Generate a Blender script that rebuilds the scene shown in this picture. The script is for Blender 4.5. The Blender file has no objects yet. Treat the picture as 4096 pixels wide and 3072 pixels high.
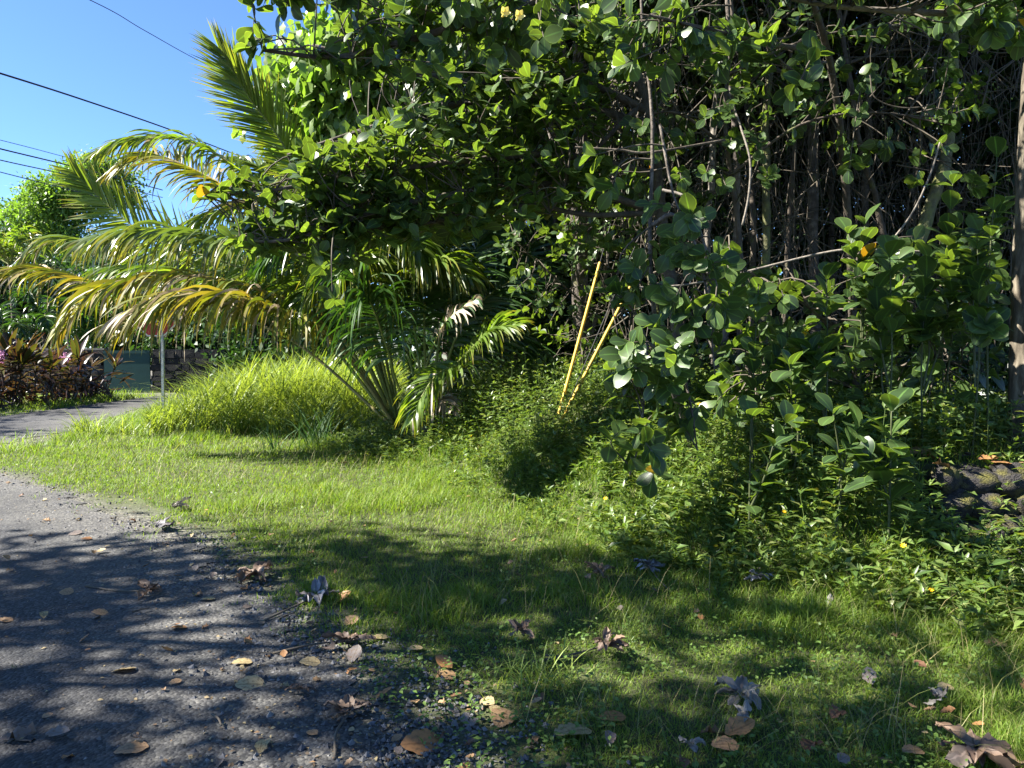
import bpy, math
import numpy as np
from mathutils import Matrix, Vector
R = math.radians
rng = np.random.default_rng(7)
sc = bpy.context.scene
COL = sc.collection

# ------------------------------------------------------------------ camera, sky, sun, exposure
F = 3000.0                      # focal length in photo pixels (4096 wide)
PITCH = 2.6
CAMZ = 1.6
cd = bpy.data.cameras.new('camera'); cam = bpy.data.objects.new('camera', cd); COL.objects.link(cam)
cam.location = (0, 0, CAMZ); cam.rotation_euler = (R(90 - PITCH), 0, 0)
cd.sensor_width = 36; cd.lens = 36 * F / 4096; cd.clip_end = 4000; cd.clip_start = 0.05
sc.camera = cam
SUN_EL = R(43); SUN_DIR = np.array([-0.985, -0.07])        # horizontal direction towards the sun
SUN_DIR /= np.linalg.norm(SUN_DIR)
w = bpy.data.worlds.new('World'); sc.world = w; w.use_nodes = True
nt = w.node_tree
sky = nt.nodes.new('ShaderNodeTexSky'); sky.sky_type = 'NISHITA'; sky.sun_disc = False
sky.sun_elevation = SUN_EL; sky.sun_rotation = math.atan2(SUN_DIR[0], SUN_DIR[1])
sky.air_density = 0.85; sky.dust_density = 0.0; sky.ozone_density = 8.0; sky.altitude = 2000
nt.links.new(sky.outputs[0], nt.nodes['Background'].inputs[0])
nt.nodes['Background'].inputs[1].default_value = 0.064
sl = bpy.data.lights.new('sun', 'SUN'); sl.energy = 5.0; sl.angle = R(0.53); sl.color = (1.0, 0.95, 0.86)
so = bpy.data.objects.new('sun', sl); COL.objects.link(so)
tosun = Vector((SUN_DIR[0] * math.cos(SUN_EL), SUN_DIR[1] * math.cos(SUN_EL), math.sin(SUN_EL)))
so.rotation_euler = tosun.to_track_quat('Z', 'Y').to_euler(); so.location = (-20, 10, 30)
sc.view_settings.view_transform = 'Standard'; sc.view_settings.look = 'None'
sc.view_settings.gamma = 1.0; sc.view_settings.use_curve_mapping = False
sc.view_settings.exposure = 2.35
sc.render.engine = 'CYCLES'
sc.cycles.use_denoising = True
sc.cycles.max_bounces = 5; sc.cycles.diffuse_bounces = 3; sc.cycles.glossy_bounces = 2
sc.cycles.transmission_bounces = 3; sc.cycles.sample_clamp_indirect = 4

# ------------------------------------------------------------------ helpers
A_ = R(90 - PITCH); CA, SA = math.cos(A_), math.sin(A_)
def ray(px, py):
    x = (px - 2048) / F; yc = -(py - 1536) / F; zc = -1.0
    return np.array([x, yc * CA - zc * SA, yc * SA + zc * CA])
def P(px, py, Y):
    d = ray(px, py); return np.array([0, 0, CAMZ]) + d * (Y / d[1])
def G(px, py, z=0.0):
    d = ray(px, py); return np.array([0, 0, CAMZ]) + d * ((z - CAMZ) / d[2])
def proj(V):
    V = np.atleast_2d(V) - np.array([0, 0, CAMZ])
    x = V[:, 0]; y = V[:, 1]; z = V[:, 2]
    yc = y * CA + z * SA; zc = -y * SA + z * CA
    dep = np.maximum(-zc, 1e-3)
    return 2048 + F * x / dep, 1536 - F * yc / dep, dep
def nrm(a):
    return a / np.maximum(np.linalg.norm(a, axis=-1, keepdims=True), 1e-9)
def sstep(a, b, x):
    t = np.clip((x - a) / (b - a), 0, 1); return t * t * (3 - 2 * t)
def hash2(i, j, s=0):
    h = np.sin(i * 127.1 + j * 311.7 + s * 74.7) * 43758.5453
    return h - np.floor(h)
def vnoise(x, y, s=0):
    x = np.asarray(x, float); y = np.asarray(y, float)
    i = np.floor(x); j = np.floor(y); fx = x - i; fy = y - j
    fx = fx * fx * (3 - 2 * fx); fy = fy * fy * (3 - 2 * fy)
    return (hash2(i, j, s) * (1 - fx) + hash2(i + 1, j, s) * fx) * (1 - fy) + (hash2(i, j + 1, s) * (1 - fx) + hash2(i + 1, j + 1, s) * fx) * fy
def fbm(x, y, s=0):
    return 0.55 * vnoise(x, y, s) + 0.3 * vnoise(x * 2.1, y * 2.1, s + 1) + 0.15 * vnoise(x * 4.3, y * 4.3, s + 2)
def catmull(pts, n):
    p = np.array(pts, float)
    p = np.vstack([2 * p[0] - p[1], p, 2 * p[-1] - p[-2]])
    seg = len(p) - 3; out = []
    for k in range(n):
        t = k / (n - 1) * seg; i = min(int(t), seg - 1); u = t - i
        a, b, c, d = p[i], p[i + 1], p[i + 2], p[i + 3]
        out.append(0.5 * ((2 * b) + (c - a) * u + (2 * a - 5 * b + 4 * c - d) * u * u + (3 * b - a - 3 * c + d) * u ** 3))
    return np.array(out)

OFF = {}
class Geo:
    def __init__(s): s.V = []; s.L = []; s.T = []; s.U = []; s.n = 0
    def add(s, V, Fc, U=None):
        V = np.asarray(V, float).reshape(-1, 3); Fc = np.asarray(Fc, int)
        s.V.append(V); s.L.append((Fc + s.n).ravel()); s.T.append(np.full(len(Fc), Fc.shape[1]))
        if U is None: U = np.zeros((len(V), 2))
        s.U.append(np.asarray(U, float)[Fc.ravel()]); s.n += len(V)
        return s
    def tube(s, pts, rad, sides=6, cap=True):
        pts = np.asarray(pts, float); k = len(pts); rad = np.broadcast_to(np.asarray(rad, float), (k,))
        T = nrm(np.gradient(pts, axis=0)); m = np.abs(T.mean(0)); ref = np.eye(3)[np.argmin(m)]
        a = nrm(np.cross(T, ref)); b = np.cross(T, a)
        th = np.arange(sides) / sides * 2 * np.pi
        V = pts[:, None] + rad[:, None, None] * (np.cos(th)[None, :, None] * a[:, None] + np.sin(th)[None, :, None] * b[:, None])
        i = np.arange(k - 1)[:, None] * sides; j = np.arange(sides)[None]; j2 = (j + 1) % sides
        Fq = np.stack([i + j, i + j2, i + sides + j2, i + sides + j], -1).reshape(-1, 4)
        U = np.stack(np.meshgrid(np.arange(sides) / sides, np.linspace(0, 1, k)), -1).reshape(-1, 2)
        s.add(V.reshape(-1, 3), Fq, U)
        if cap and sides <= 8:
            n0 = s.n - k * sides
            s.L.append(n0 + (k - 1) * sides + np.arange(sides)); s.T.append(np.array([sides])); s.U.append(np.zeros((sides, 2)))
        return s
    def box(s, c, size, rot=None):
        v = np.array([[x, y, z] for x in (-.5, .5) for y in (-.5, .5) for z in (-.5, .5)]) * np.array(size)
        if rot is not None: v = v @ np.array(rot).T
        f = [[0, 1, 3, 2], [4, 6, 7, 5], [0, 4, 5, 1], [2, 3, 7, 6], [0, 2, 6, 4], [1, 5, 7, 3]]
        return s.add(v + np.array(c), f)
    def mesh(s, name, mat, off=(0, 0, 0), smooth=True):
        me = bpy.data.meshes.new(name)
        V = np.vstack(s.V) - np.asarray(off); L = np.concatenate(s.L); T = np.concatenate(s.T); U = np.vstack(s.U)
        me.vertices.add(len(V)); me.vertices.foreach_set('co', V.ravel().astype(np.float32))
        me.loops.add(len(L)); me.loops.foreach_set('vertex_index', L.astype(np.int32))
        me.polygons.add(len(T)); st = np.concatenate([[0], np.cumsum(T)[:-1]])
        me.polygons.foreach_set('loop_start', st.astype(np.int32)); me.polygons.foreach_set('loop_total', T.astype(np.int32))
        me.polygons.foreach_set('use_smooth', np.full(len(T), smooth))
        uv = me.uv_layers.new(name='UVMap'); uv.data.foreach_set('uv', U.ravel().astype(np.float32))
        me.update(calc_edges=True); me.validate()
        if mat: me.materials.append(mat)
        return me
    def build(s, name, mat, parent=None, smooth=True, off=None):
        if off is None: off = OFF[parent.name] if parent else (0, 0, 0)
        o = bpy.data.objects.new(name, s.mesh(name, mat, off, smooth)); COL.objects.link(o)
        if parent: o.parent = parent; OFF[o.name] = np.array(off, float)
        else: o.location = off; OFF[o.name] = np.array(off, float)
        return o
def tag(o, label=None, cat=None, group=None, kind=None):
    if label: o['label'] = label
    if cat: o['category'] = cat
    if group: o['group'] = group
    if kind: o['kind'] = kind
    return o
def thing(name, loc, label, cat, group=None):
    o = bpy.data.objects.new(name, None); COL.objects.link(o); o.location = loc; o.empty_display_size = .2
    OFF[o.name] = np.array(loc, float); return tag(o, label, cat, group)
def place(name, me, parent, loc, X, Y, Z, s):
    o = bpy.data.objects.new(name, me); COL.objects.link(o)
    off = OFF[parent.name] if parent else np.zeros(3)
    M = Matrix(((X[0]*s, Y[0]*s, Z[0]*s, loc[0]-off[0]), (X[1]*s, Y[1]*s, Z[1]*s, loc[1]-off[1]), (X[2]*s, Y[2]*s, Z[2]*s, loc[2]-off[2]), (0, 0, 0, 1)))
    if parent: o.parent = parent
    o.matrix_basis = M
    return o
def frames(d, n):
    Y = nrm(d); X = nrm(np.cross(Y, n)); Z = np.cross(X, Y); return X, Y, Z
def scatter(geo, tm, loc, X, Y, Z, s):
    tV, tF, tU = tm; N = len(loc)
    if N == 0: return
    s = np.broadcast_to(np.asarray(s, float), (N,))
    V = loc[:, None] + s[:, None, None] * (tV[None, :, 0:1] * X[:, None] + tV[None, :, 1:2] * Y[:, None] + tV[None, :, 2:3] * Z[:, None])
    Fc = (tF[None] + (np.arange(N) * len(tV))[:, None, None]).reshape(-1, tF.shape[1])
    geo.add(V.reshape(-1, 3), Fc, np.tile(tU, (N, 1)))
def tmpl(widths, fold=.25, curl=.15, wave=0.0, seed=0):
    # a leaf of length 1 along +Y, midrib fold, drooping tip; widths = half width at evenly spaced stations
    r = len(widths); V = []; U = []; g = np.random.default_rng(seed)
    for i, wd in enumerate(widths):
        v = i / (r - 1); zc = -curl * v * v
        for k, u in enumerate((-1, 0, 1)):
            V.append([u * wd, v, zc + fold * abs(u) * wd + (wave * g.normal() * wd if u else 0)]); U.append([(u + 1) / 2, v])
    Fq = []
    for i in range(r - 1):
        for k in range(2):
            a = i * 3 + k; Fq.append([a, a + 1, a + 4, a + 3])
    return np.array(V), np.array(Fq), np.array(U)
def rand_dirs(n, g=rng):
    return nrm(g.normal(size=(n, 3)))

# ------------------------------------------------------------------ materials
def newmat(name):
    m = bpy.data.materials.new(name); m.use_nodes = True; m.node_tree.nodes.clear()
    return m, m.node_tree.nodes, m.node_tree.links
def N(nodes, t, **k):
    n = nodes.new(t)
    for a, b in k.items(): setattr(n, a, b)
    return n
def ramp(nodes, stops):
    r = nodes.new('ShaderNodeValToRGB'); e = r.color_ramp.elements
    while len(e) < len(stops): e.new(.5)
    for x, (p, c) in zip(e, stops): x.position = p; x.color = (*c, 1)
    return r
def leafmat(name, cols, trans=.35, tcol=None, rough=.38, spec=.5, rib=None, edge=None, tip=None, spots=0.0, coat=0.0):
    m, nd, lk = newmat(name)
    out = N(nd, 'ShaderNodeOutputMaterial'); mix = N(nd, 'ShaderNodeMixShader'); mix.inputs[0].default_value = trans
    pb = N(nd, 'ShaderNodeBsdfPrincipled'); pb.inputs['Roughness'].default_value = rough; pb.inputs['Specular IOR Level'].default_value = spec
    if coat: pb.inputs['Coat Weight'].default_value = coat; pb.inputs['Coat Roughness'].default_value = .25
    tb = N(nd, 'ShaderNodeBsdfTranslucent')
    geo = N(nd, 'ShaderNodeNewGeometry'); oi = N(nd, 'ShaderNodeObjectInfo')
    ad = N(nd, 'ShaderNodeMath', operation='ADD'); fr = N(nd, 'ShaderNodeMath', operation='FRACT')
    lk.new(geo.outputs['Random Per Island'], ad.inputs[0]); lk.new(oi.outputs['Random'], ad.inputs[1]); lk.new(ad.outputs[0], fr.inputs[0])
    n = len(cols); rp = ramp(nd, [(i / max(n - 1, 1), c) for i, c in enumerate(cols)]); lk.new(fr.outputs[0], rp.inputs[0])
    col = rp.outputs[0]
    uv = N(nd, 'ShaderNodeUVMap'); sp = N(nd, 'ShaderNodeSeparateXYZ'); lk.new(uv.outputs[0], sp.inputs[0])
    def mixc(fac, c2):
        nonlocal col
        mx = N(nd, 'ShaderNodeMix', data_type='RGBA'); lk.new(fac, mx.inputs[0]); lk.new(col, mx.inputs[6]); mx.inputs[7].default_value = (*c2, 1); col = mx.outputs[2]
    if rib or edge:
        su = N(nd, 'ShaderNodeMath', operation='SUBTRACT'); lk.new(sp.outputs[0], su.inputs[0]); su.inputs[1].default_value = .5
        ab = N(nd, 'ShaderNodeMath', operation='ABSOLUTE'); lk.new(su.outputs[0], ab.inputs[0])
        if rib:
            lt = N(nd, 'ShaderNodeMapRange'); lk.new(ab.outputs[0], lt.inputs[0]); lt.inputs[1].default_value = .02; lt.inputs[2].default_value = .06; lt.inputs[3].default_value = .8; lt.inputs[4].default_value = 0
            mixc(lt.outputs[0], rib)
        if edge:
            gt = N(nd, 'ShaderNodeMapRange'); lk.new(ab.outputs[0], gt.inputs[0]); gt.inputs[1].default_value = .44; gt.inputs[2].default_value = .49; gt.inputs[3].default_value = 0; gt.inputs[4].default_value = .7
            mixc(gt.outputs[0], edge)
    if spots:
        tc = N(nd, 'ShaderNodeTexCoord'); no = N(nd, 'ShaderNodeTexNoise'); no.inputs['Scale'].default_value = 9; no.inputs['Detail'].default_value = 4
        lk.new(tc.outputs['Object'], no.inputs[0]); mr = N(nd, 'ShaderNodeMapRange'); lk.new(no.outputs[0], mr.inputs[0]); mr.inputs[1].default_value = .48; mr.inputs[2].default_value = .68; mr.inputs[4].default_value = spots
        mixc(mr.outputs[0], (.12, .07, .035))
    if tip:
        mr = N(nd, 'ShaderNodeMapRange'); lk.new(sp.outputs[1], mr.inputs[0]); mr.inputs[1].default_value = .55; mr.inputs[2].default_value = 1.0; mr.inputs[4].default_value = .85
        mu = N(nd, 'ShaderNodeMath', operation='MULTIPLY'); lk.new(mr.outputs[0], mu.inputs[0]); lk.new(fr.outputs[0], mu.inputs[1])
        mixc(mu.outputs[0], tip)
    lk.new(col, pb.inputs['Base Color'])
    if tcol is None: tcol = (1.15, 1.25, .45)
    ml = N(nd, 'ShaderNodeMix', data_type='RGBA', blend_type='MULTIPLY'); ml.inputs[0].default_value = 1; lk.new(col, ml.inputs[6]); ml.inputs[7].default_value = (*tcol, 1)
    ml.clamp_result = False
    lk.new(ml.outputs[2], tb.inputs[0])
    lk.new(pb.outputs[0], mix.inputs[1]); lk.new(tb.outputs[0], mix.inputs[2]); lk.new(mix.outputs[0], out.inputs[0])
    return m
def solidmat(name, stops, scale=6, rough=.85, bump=.3, bscale=30, spec=.3, metal=0, stretch=None, moss=None):
    m, nd, lk = newmat(name)
    out = N(nd, 'ShaderNodeOutputMaterial'); pb = N(nd, 'ShaderNodeBsdfPrincipled'); lk.new(pb.outputs[0], out.inputs[0])
    pb.inputs['Roughness'].default_value = rough; pb.inputs['Specular IOR Level'].default_value = spec; pb.inputs['Metallic'].default_value = metal
    tc = N(nd, 'ShaderNodeTexCoord'); src = tc.outputs['Object']
    if stretch:
        mp = N(nd, 'ShaderNodeMapping'); mp.inputs['Scale'].default_value = stretch; lk.new(src, mp.inputs[0]); src = mp.outputs[0]
    no = N(nd, 'ShaderNodeTexNoise'); no.inputs['Scale'].default_value = scale; no.inputs['Detail'].default_value = 6; no.inputs['Roughness'].default_value = .65; lk.new(src, no.inputs[0])
    rp = ramp(nd, stops); lk.new(no.outputs[0], rp.inputs[0]); col = rp.outputs[0]
    if moss:
        n2 = N(nd, 'ShaderNodeTexNoise'); n2.inputs['Scale'].default_value = moss[1]; n2.inputs['Detail'].default_value = 5; lk.new(tc.outputs['Object'], n2.inputs[0])
        mr = N(nd, 'ShaderNodeMapRange'); lk.new(n2.outputs[0], mr.inputs[0]); mr.inputs[1].default_value = moss[2]; mr.inputs[2].default_value = moss[2] + .22; mr.inputs[4].default_value = .8
        mx = N(nd, 'ShaderNodeMix', data_type='RGBA'); lk.new(mr.outputs[0], mx.inputs[0]); lk.new(col, mx.inputs[6]); mx.inputs[7].default_value = (*moss[0], 1); col = mx.outputs[2]
    lk.new(col, pb.inputs['Base Color'])
    if bump:
        nb = N(nd, 'ShaderNodeTexNoise'); nb.inputs['Scale'].default_value = bscale; nb.inputs['Detail'].default_value = 5; lk.new(src, nb.inputs[0])
        bp = N(nd, 'ShaderNodeBump'); bp.inputs['Strength'].default_value = bump; bp.inputs['Distance'].default_value = .02; lk.new(nb.outputs[0], bp.inputs['Height']); lk.new(bp.outputs[0], pb.inputs['Normal'])
    return m

M = {}
M['clusia'] = leafmat('clusia_leaf', [(.03, .055, .021), (.044, .077, .025), (.068, .108, .031), (.034, .06, .031)], .42, (2.5, 2.3, .55), .36, .38, rib=(.10, .19, .05), edge=(.16, .25, .05))
M['clusia_y'] = leafmat('clusia_yellow_leaf', [(.55, .30, .02), (.5, .36, .03), (.6, .25, .02)], .3, (1.1, 1., .5), .4, .5)
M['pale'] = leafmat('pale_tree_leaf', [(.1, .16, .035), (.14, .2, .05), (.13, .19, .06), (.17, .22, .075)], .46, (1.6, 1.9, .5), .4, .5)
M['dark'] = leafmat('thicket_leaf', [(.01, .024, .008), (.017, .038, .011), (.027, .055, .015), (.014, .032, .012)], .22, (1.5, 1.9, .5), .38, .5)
M['far'] = leafmat('far_tree_leaf', [(.09, .15, .035), (.13, .21, .045), (.17, .25, .06)], .45, (1.4, 1.6, .5), .5, .3)
M['fardark'] = leafmat('far_dark_leaf', [(.018, .04, .014), (.03, .065, .018), (.045, .09, .022)], .3, (1.4, 1.6, .5), .45, .4)
M['shrub'] = leafmat('shrub_leaf', [(.05, .12, .02), (.08, .18, .03), (.1, .2, .04)], .35, (1.4, 1.6, .5), .35, .5)
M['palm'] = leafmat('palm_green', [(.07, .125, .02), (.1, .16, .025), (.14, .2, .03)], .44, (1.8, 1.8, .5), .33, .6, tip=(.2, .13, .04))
M['palm_sunlit'] = leafmat('palm_sunlit', [(.11, .17, .03), (.15, .21, .035), (.2, .25, .045)], .46, (1.6, 1.6, .5), .36, .5, tip=(.25, .18, .06))  # palm green brightened: sunlight on these fronds is put into the colour
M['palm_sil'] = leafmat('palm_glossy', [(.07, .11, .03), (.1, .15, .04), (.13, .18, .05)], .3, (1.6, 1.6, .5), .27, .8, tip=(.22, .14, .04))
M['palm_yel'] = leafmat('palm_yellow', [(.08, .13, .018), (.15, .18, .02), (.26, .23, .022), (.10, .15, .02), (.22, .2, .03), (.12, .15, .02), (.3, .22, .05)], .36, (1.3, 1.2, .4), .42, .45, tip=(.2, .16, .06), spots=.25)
M['palm_shaded'] = leafmat('palm_shaded', [(.025, .06, .012), (.04, .09, .016)], .3, (1.7, 1.8, .5), .35, .5)  # palm green darkened: shade on these fronds is put into the colour
M['palm_dry'] = leafmat('palm_dry', [(.32, .27, .2), (.42, .36, .27), (.25, .2, .14)], .25, (1, .95, .8), .6, .3)
M['rachis'] = solidmat('rachis', [(.3, (.13, .16, .03)), (.7, (.2, .2, .05))], 4, .5, .1)
M['rachis_y'] = solidmat('rachis_yellow', [(.3, (.2, .17, .05)), (.7, (.32, .26, .1))], 4, .5, .1)
M['grass'] = leafmat('grass_blade', [(.098, .175, .02), (.13, .215, .027), (.16, .245, .034), (.2, .255, .046), (.11, .19, .024), (.26, .26, .09)], .48, (1.3, 1.35, .45), .5, .3)
M['tall'] = leafmat('guinea_grass', [(.15, .22, .04), (.2, .28, .055), (.26, .33, .08)], .45, (1.35, 1.25, .5), .42, .4)
M['bluegrass'] = leafmat('blue_grass', [(.045, .09, .035), (.06, .115, .04)], .35, (1.2, 1.3, .6), .55, .2)
M['stalk'] = leafmat('dry_stalk', [(.2, .17, .07), (.13, .12, .04), (.1, .13, .03)], .1, (1, 1, .6), .6, .3)
M['wedelia'] = leafmat('wedelia_leaf', [(.062, .11, .024), (.095, .155, .034), (.15, .2, .055), (.05, .092, .024), (.118, .18, .038), (.2, .22, .075)], .42, (1.5, 1.45, .5), .38, .5, rib=(.12, .22, .05))
M['weed'] = leafmat('lawn_weed', [(.07, .13, .025), (.1, .17, .035), (.13, .2, .05)], .35, (1.3, 1.3, .5), .45, .4)
M['petal'] = leafmat('yellow_petal', [(.75, .42, .01), (.8, .5, .02)], .3, (1, 1, .6), .5, .3)
M['cream'] = leafmat('cream_petal', [(.8, .66, .2), (.82, .7, .25)], .3, (1, 1, .6), .5, .3)
M['pink'] = leafmat('pink_blossom', [(.55, .25, .42), (.62, .35, .5)], .2, (1, 1, 1), .6, .3)
M['ti'] = leafmat('ti_purple', [(.02, .014, .016), (.028, .018, .02), (.026, .024, .014), (.034, .026, .018)], .3, (1.8, 1.5, .6), .3, .6, edge=(.2, .05, .03), spots=.2)
M['ti_g'] = leafmat('ti_olive', [(.04, .052, .014), (.06, .065, .016), (.05, .045, .016), (.06, .042, .018)], .36, (1.4, 1.3, .5), .32, .6, edge=(.25, .07, .03))
M['bark_grey'] = solidmat('bark_grey', [(.25, (.03, .025, .02)), (.5, (.085, .07, .058)), (.75, (.24, .21, .18))], 9, .9, .8, 24, moss=((.16, .17, .05), 5, .6))
M['bark_pale'] = solidmat('bark_pale', [(.3, (.07, .06, .05)), (.6, (.2, .175, .145))], 14, .85, .4, 40)
M['bark_dark'] = solidmat('bark_dark', [(.3, (.035, .028, .022)), (.7, (.11, .09, .07))], 10, .9, .6, 30, moss=((.11, .14, .03), 6, .57))
M['bark_big'] = solidmat('bark_rough', [(.3, (.025, .02, .014)), (.48, (.085, .07, .05)), (.7, (.2, .175, .13))], 16, .9, 1.0, 20, stretch=(1, 1, .28), moss=((.27, .25, .12), 2.2, .62))
M['bark_moss'] = solidmat('bark_mossy', [(.3, (.05, .05, .03)), (.7, (.14, .13, .08))], 12, .95, .7, 40, moss=((.15, .16, .05), 9, .42))
M['twig'] = solidmat('twig', [(.3, (.032, .027, .02)), (.7, (.12, .1, .075))], 3, .85, .2)
M['stemgreen'] = solidmat('stem_green', [(.3, (.03, .045, .015)), (.7, (.07, .075, .03))], 6, .7, .1)
M['yellow'] = solidmat('yellow_plastic', [(.3, (.28, .18, .03)), (.45, (.5, .31, .02)), (.7, (.6, .4, .03))], 7, .6, .05, spec=.5)
M['cable'] = solidmat('black_cable', [(.3, (.01, .01, .012)), (.7, (.02, .02, .022))], 5, .6, 0)
M['steel'] = solidmat('galvanised_steel', [(.3, (.22, .23, .22)), (.7, (.4, .41, .38))], 20, .5, .1, metal=.6, spec=.5)
M['hole_light'] = solidmat('light_through_hole', [(.3, (.5, .5, .46)), (.7, (.6, .6, .55))], 5, .7, 0)  # pale colour standing in for light seen through the post
M['red'] = solidmat('sign_red', [(.3, (.42, .012, .018)), (.7, (.5, .02, .025))], 3, .4, 0, spec=.5)
M['white'] = solidmat('sign_white', [(.3, (.7, .7, .68)), (.7, (.8, .8, .78))], 3, .4, 0)
M['gate'] = solidmat('gate_green', [(.3, (.005, .032, .027)), (.7, (.009, .045, .037))], 2, .5, .05)
M['cap'] = solidmat('wall_cap', [(.3, (.14, .13, .1)), (.7, (.26, .24, .19))], 5, .8, .2)
M['stone'] = solidmat('lava_stone', [(.3, (.008, .008, .008)), (.7, (.028, .027, .026))], 6, .9, .6, 18)
M['rock'] = solidmat('mossy_rock', [(.3, (.012, .011, .011)), (.55, (.034, .031, .03)), (.75, (.07, .064, .06))], 14, .95, 1.0, 26, moss=((.12, .11, .022), 3.0, .45))
M['gravel'] = leafmat('gravel', [(.035, .036, .04), (.07, .07, .075), (.12, .12, .125), (.18, .175, .165), (.055, .052, .05)], 0.0, None, .85, .3)
for nme, cs in (('tan', [(.27, .17, .085), (.33, .21, .11), (.22, .135, .07)]), ('orange', [(.32, .16, .06), (.27, .13, .05)]), ('brown', [(.12, .06, .035), (.17, .085, .045)]), ('grey', [(.2, .17, .15), (.15, .12, .1)]), ('straw', [(.32, .25, .12), (.36, .28, .15)])):
    M[nme] = leafmat('fallen_' + nme, cs, .12, (1, .9, .6), .6, .35, rib=(cs[0][0] * .55, cs[0][1] * .5, cs[0][2] * .45), spots=.85)
M['crumb'] = leafmat('leaf_crumb', [(.25, .19, .09), (.33, .26, .13), (.14, .09, .05), (.22, .13, .06), (.1, .075, .05)], .1, (1, .9, .6), .7, .3)
M['cec_brown'] = leafmat('dry_lobed_brown', [(.13, .085, .055), (.2, .135, .09), (.085, .055, .04), (.16, .12, .09)], .1, (1, .9, .8), .6, .35, rib=(.3, .22, .17), spots=.3)
M['cec_grey'] = leafmat('dry_lobed_grey', [(.18, .165, .145), (.25, .235, .21), (.09, .08, .068), (.22, .2, .17)], .12, (1, 1, 1), .6, .3, rib=(.12, .1, .1), spots=.2)
M['cec_dark'] = leafmat('dry_lobed_dark', [(.07, .062, .062), (.2, .19, .2), (.3, .29, .3)], .1, (1, 1, 1), .55, .4, rib=(.05, .04, .04))

def asphalt(name, base=1.0):
    m, nd, lk = newmat(name)
    out = N(nd, 'ShaderNodeOutputMaterial'); pb = N(nd, 'ShaderNodeBsdfPrincipled'); lk.new(pb.outputs[0], out.inputs[0]); pb.inputs['Roughness'].default_value = .8; pb.inputs['Specular IOR Level'].default_value = .35
    tc = N(nd, 'ShaderNodeTexCoord'); src = tc.outputs['Object']
    vo = N(nd, 'ShaderNodeTexVoronoi'); vo.inputs['Scale'].default_value = 70; lk.new(src, vo.inputs[0])
    v2 = N(nd, 'ShaderNodeTexVoronoi'); v2.inputs['Scale'].default_value = 45; lk.new(src, v2.inputs[0])
    rp = ramp(nd, [(0, (.022 * base, .022 * base, .025 * base)), (.45, (.05 * base, .05 * base, .054 * base)), (.8, (.085 * base, .085 * base, .088 * base)), (1, (.17 * base, .165 * base, .16 * base))])
    sep = N(nd, 'ShaderNodeSeparateColor'); lk.new(vo.outputs['Color'], sep.inputs[0]); lk.new(sep.outputs[0], rp.inputs[0])
    no = N(nd, 'ShaderNodeTexNoise'); no.inputs['Scale'].default_value = 1.3; no.inputs['Detail'].default_value = 6; lk.new(src, no.inputs[0])
    at = N(nd, 'ShaderNodeAttribute', attribute_name='edge')
    ad = N(nd, 'ShaderNodeMath', operation='ADD'); lk.new(no.outputs[0], ad.inputs[0]); lk.new(at.outputs['Fac'], ad.inputs[1])
    mr = N(nd, 'ShaderNodeMapRange'); lk.new(ad.outputs[0], mr.inputs[0]); mr.inputs[1].default_value = .45; mr.inputs[2].default_value = 1.15; mr.inputs[4].default_value = .55
    mx = N(nd, 'ShaderNodeMix', data_type='RGBA'); lk.new(mr.outputs[0], mx.inputs[0]); lk.new(rp.outputs[0], mx.inputs[6])
    rp2 = ramp(nd, [(0, (.03, .029, .028)), (.5, (.075, .072, .067)), (1, (.19, .18, .155))]); lk.new(sep.outputs[1], rp2.inputs[0]); lk.new(rp2.outputs[0], mx.inputs[7])
    n3 = N(nd, 'ShaderNodeTexNoise'); n3.inputs['Scale'].default_value = .55; n3.inputs['Detail'].default_value = 8; n3.inputs['Roughness'].default_value = .7; lk.new(src, n3.inputs[0]); m3 = N(nd, 'ShaderNodeMapRange'); lk.new(n3.outputs[0], m3.inputs[0]); m3.inputs[1].default_value = .3; m3.inputs[2].default_value = .7; m3.inputs[3].default_value = .62; m3.inputs[4].default_value = 1.35
    vm = N(nd, 'ShaderNodeVectorMath', operation='SCALE'); lk.new(mx.outputs[2], vm.inputs[0]); lk.new(m3.outputs[0], vm.inputs['Scale']); lk.new(vm.outputs[0], pb.inputs['Base Color'])
    s2 = N(nd, 'ShaderNodeMath', operation='ADD'); lk.new(vo.outputs['Distance'], s2.inputs[0]); lk.new(v2.outputs['Distance'], s2.inputs[1])
    bp = N(nd, 'ShaderNodeBump'); bp.invert = True; bp.inputs['Strength'].default_value = .7; bp.inputs['Distance'].default_value = .005; lk.new(s2.outputs[0], bp.inputs['Height']); lk.new(bp.outputs[0], pb.inputs['Normal'])
    return m
def soilmat():
    m = solidmat('soil', [(.3, (.03, .03, .014)), (.55, (.05, .06, .02)), (.75, (.07, .09, .028))], 2.2, .95, .6, 40); nd, lk = m.node_tree.nodes, m.node_tree.links
    pb = [n for n in nd if n.type == 'BSDF_PRINCIPLED'][0]; old = pb.inputs['Base Color'].links[0].from_socket
    tc = N(nd, 'ShaderNodeTexCoord'); vo = N(nd, 'ShaderNodeTexVoronoi'); vo.inputs['Scale'].default_value = 60; lk.new(tc.outputs['Object'], vo.inputs[0])
    sep = N(nd, 'ShaderNodeSeparateColor'); lk.new(vo.outputs['Color'], sep.inputs[0])
    rp = ramp(nd, [(0, (.03, .028, .026)), (.5, (.075, .07, .062)), (.85, (.13, .125, .11)), (1, (.24, .22, .17))]); lk.new(sep.outputs[0], rp.inputs[0])
    at = N(nd, 'ShaderNodeAttribute', attribute_name='edge'); mx = N(nd, 'ShaderNodeMix', data_type='RGBA'); lk.new(at.outputs['Fac'], mx.inputs[0]); lk.new(old, mx.inputs[6]); lk.new(rp.outputs[0], mx.inputs[7]); lk.new(mx.outputs[2], pb.inputs['Base Color'])
    return m
M['soil'] = soilmat()
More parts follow.
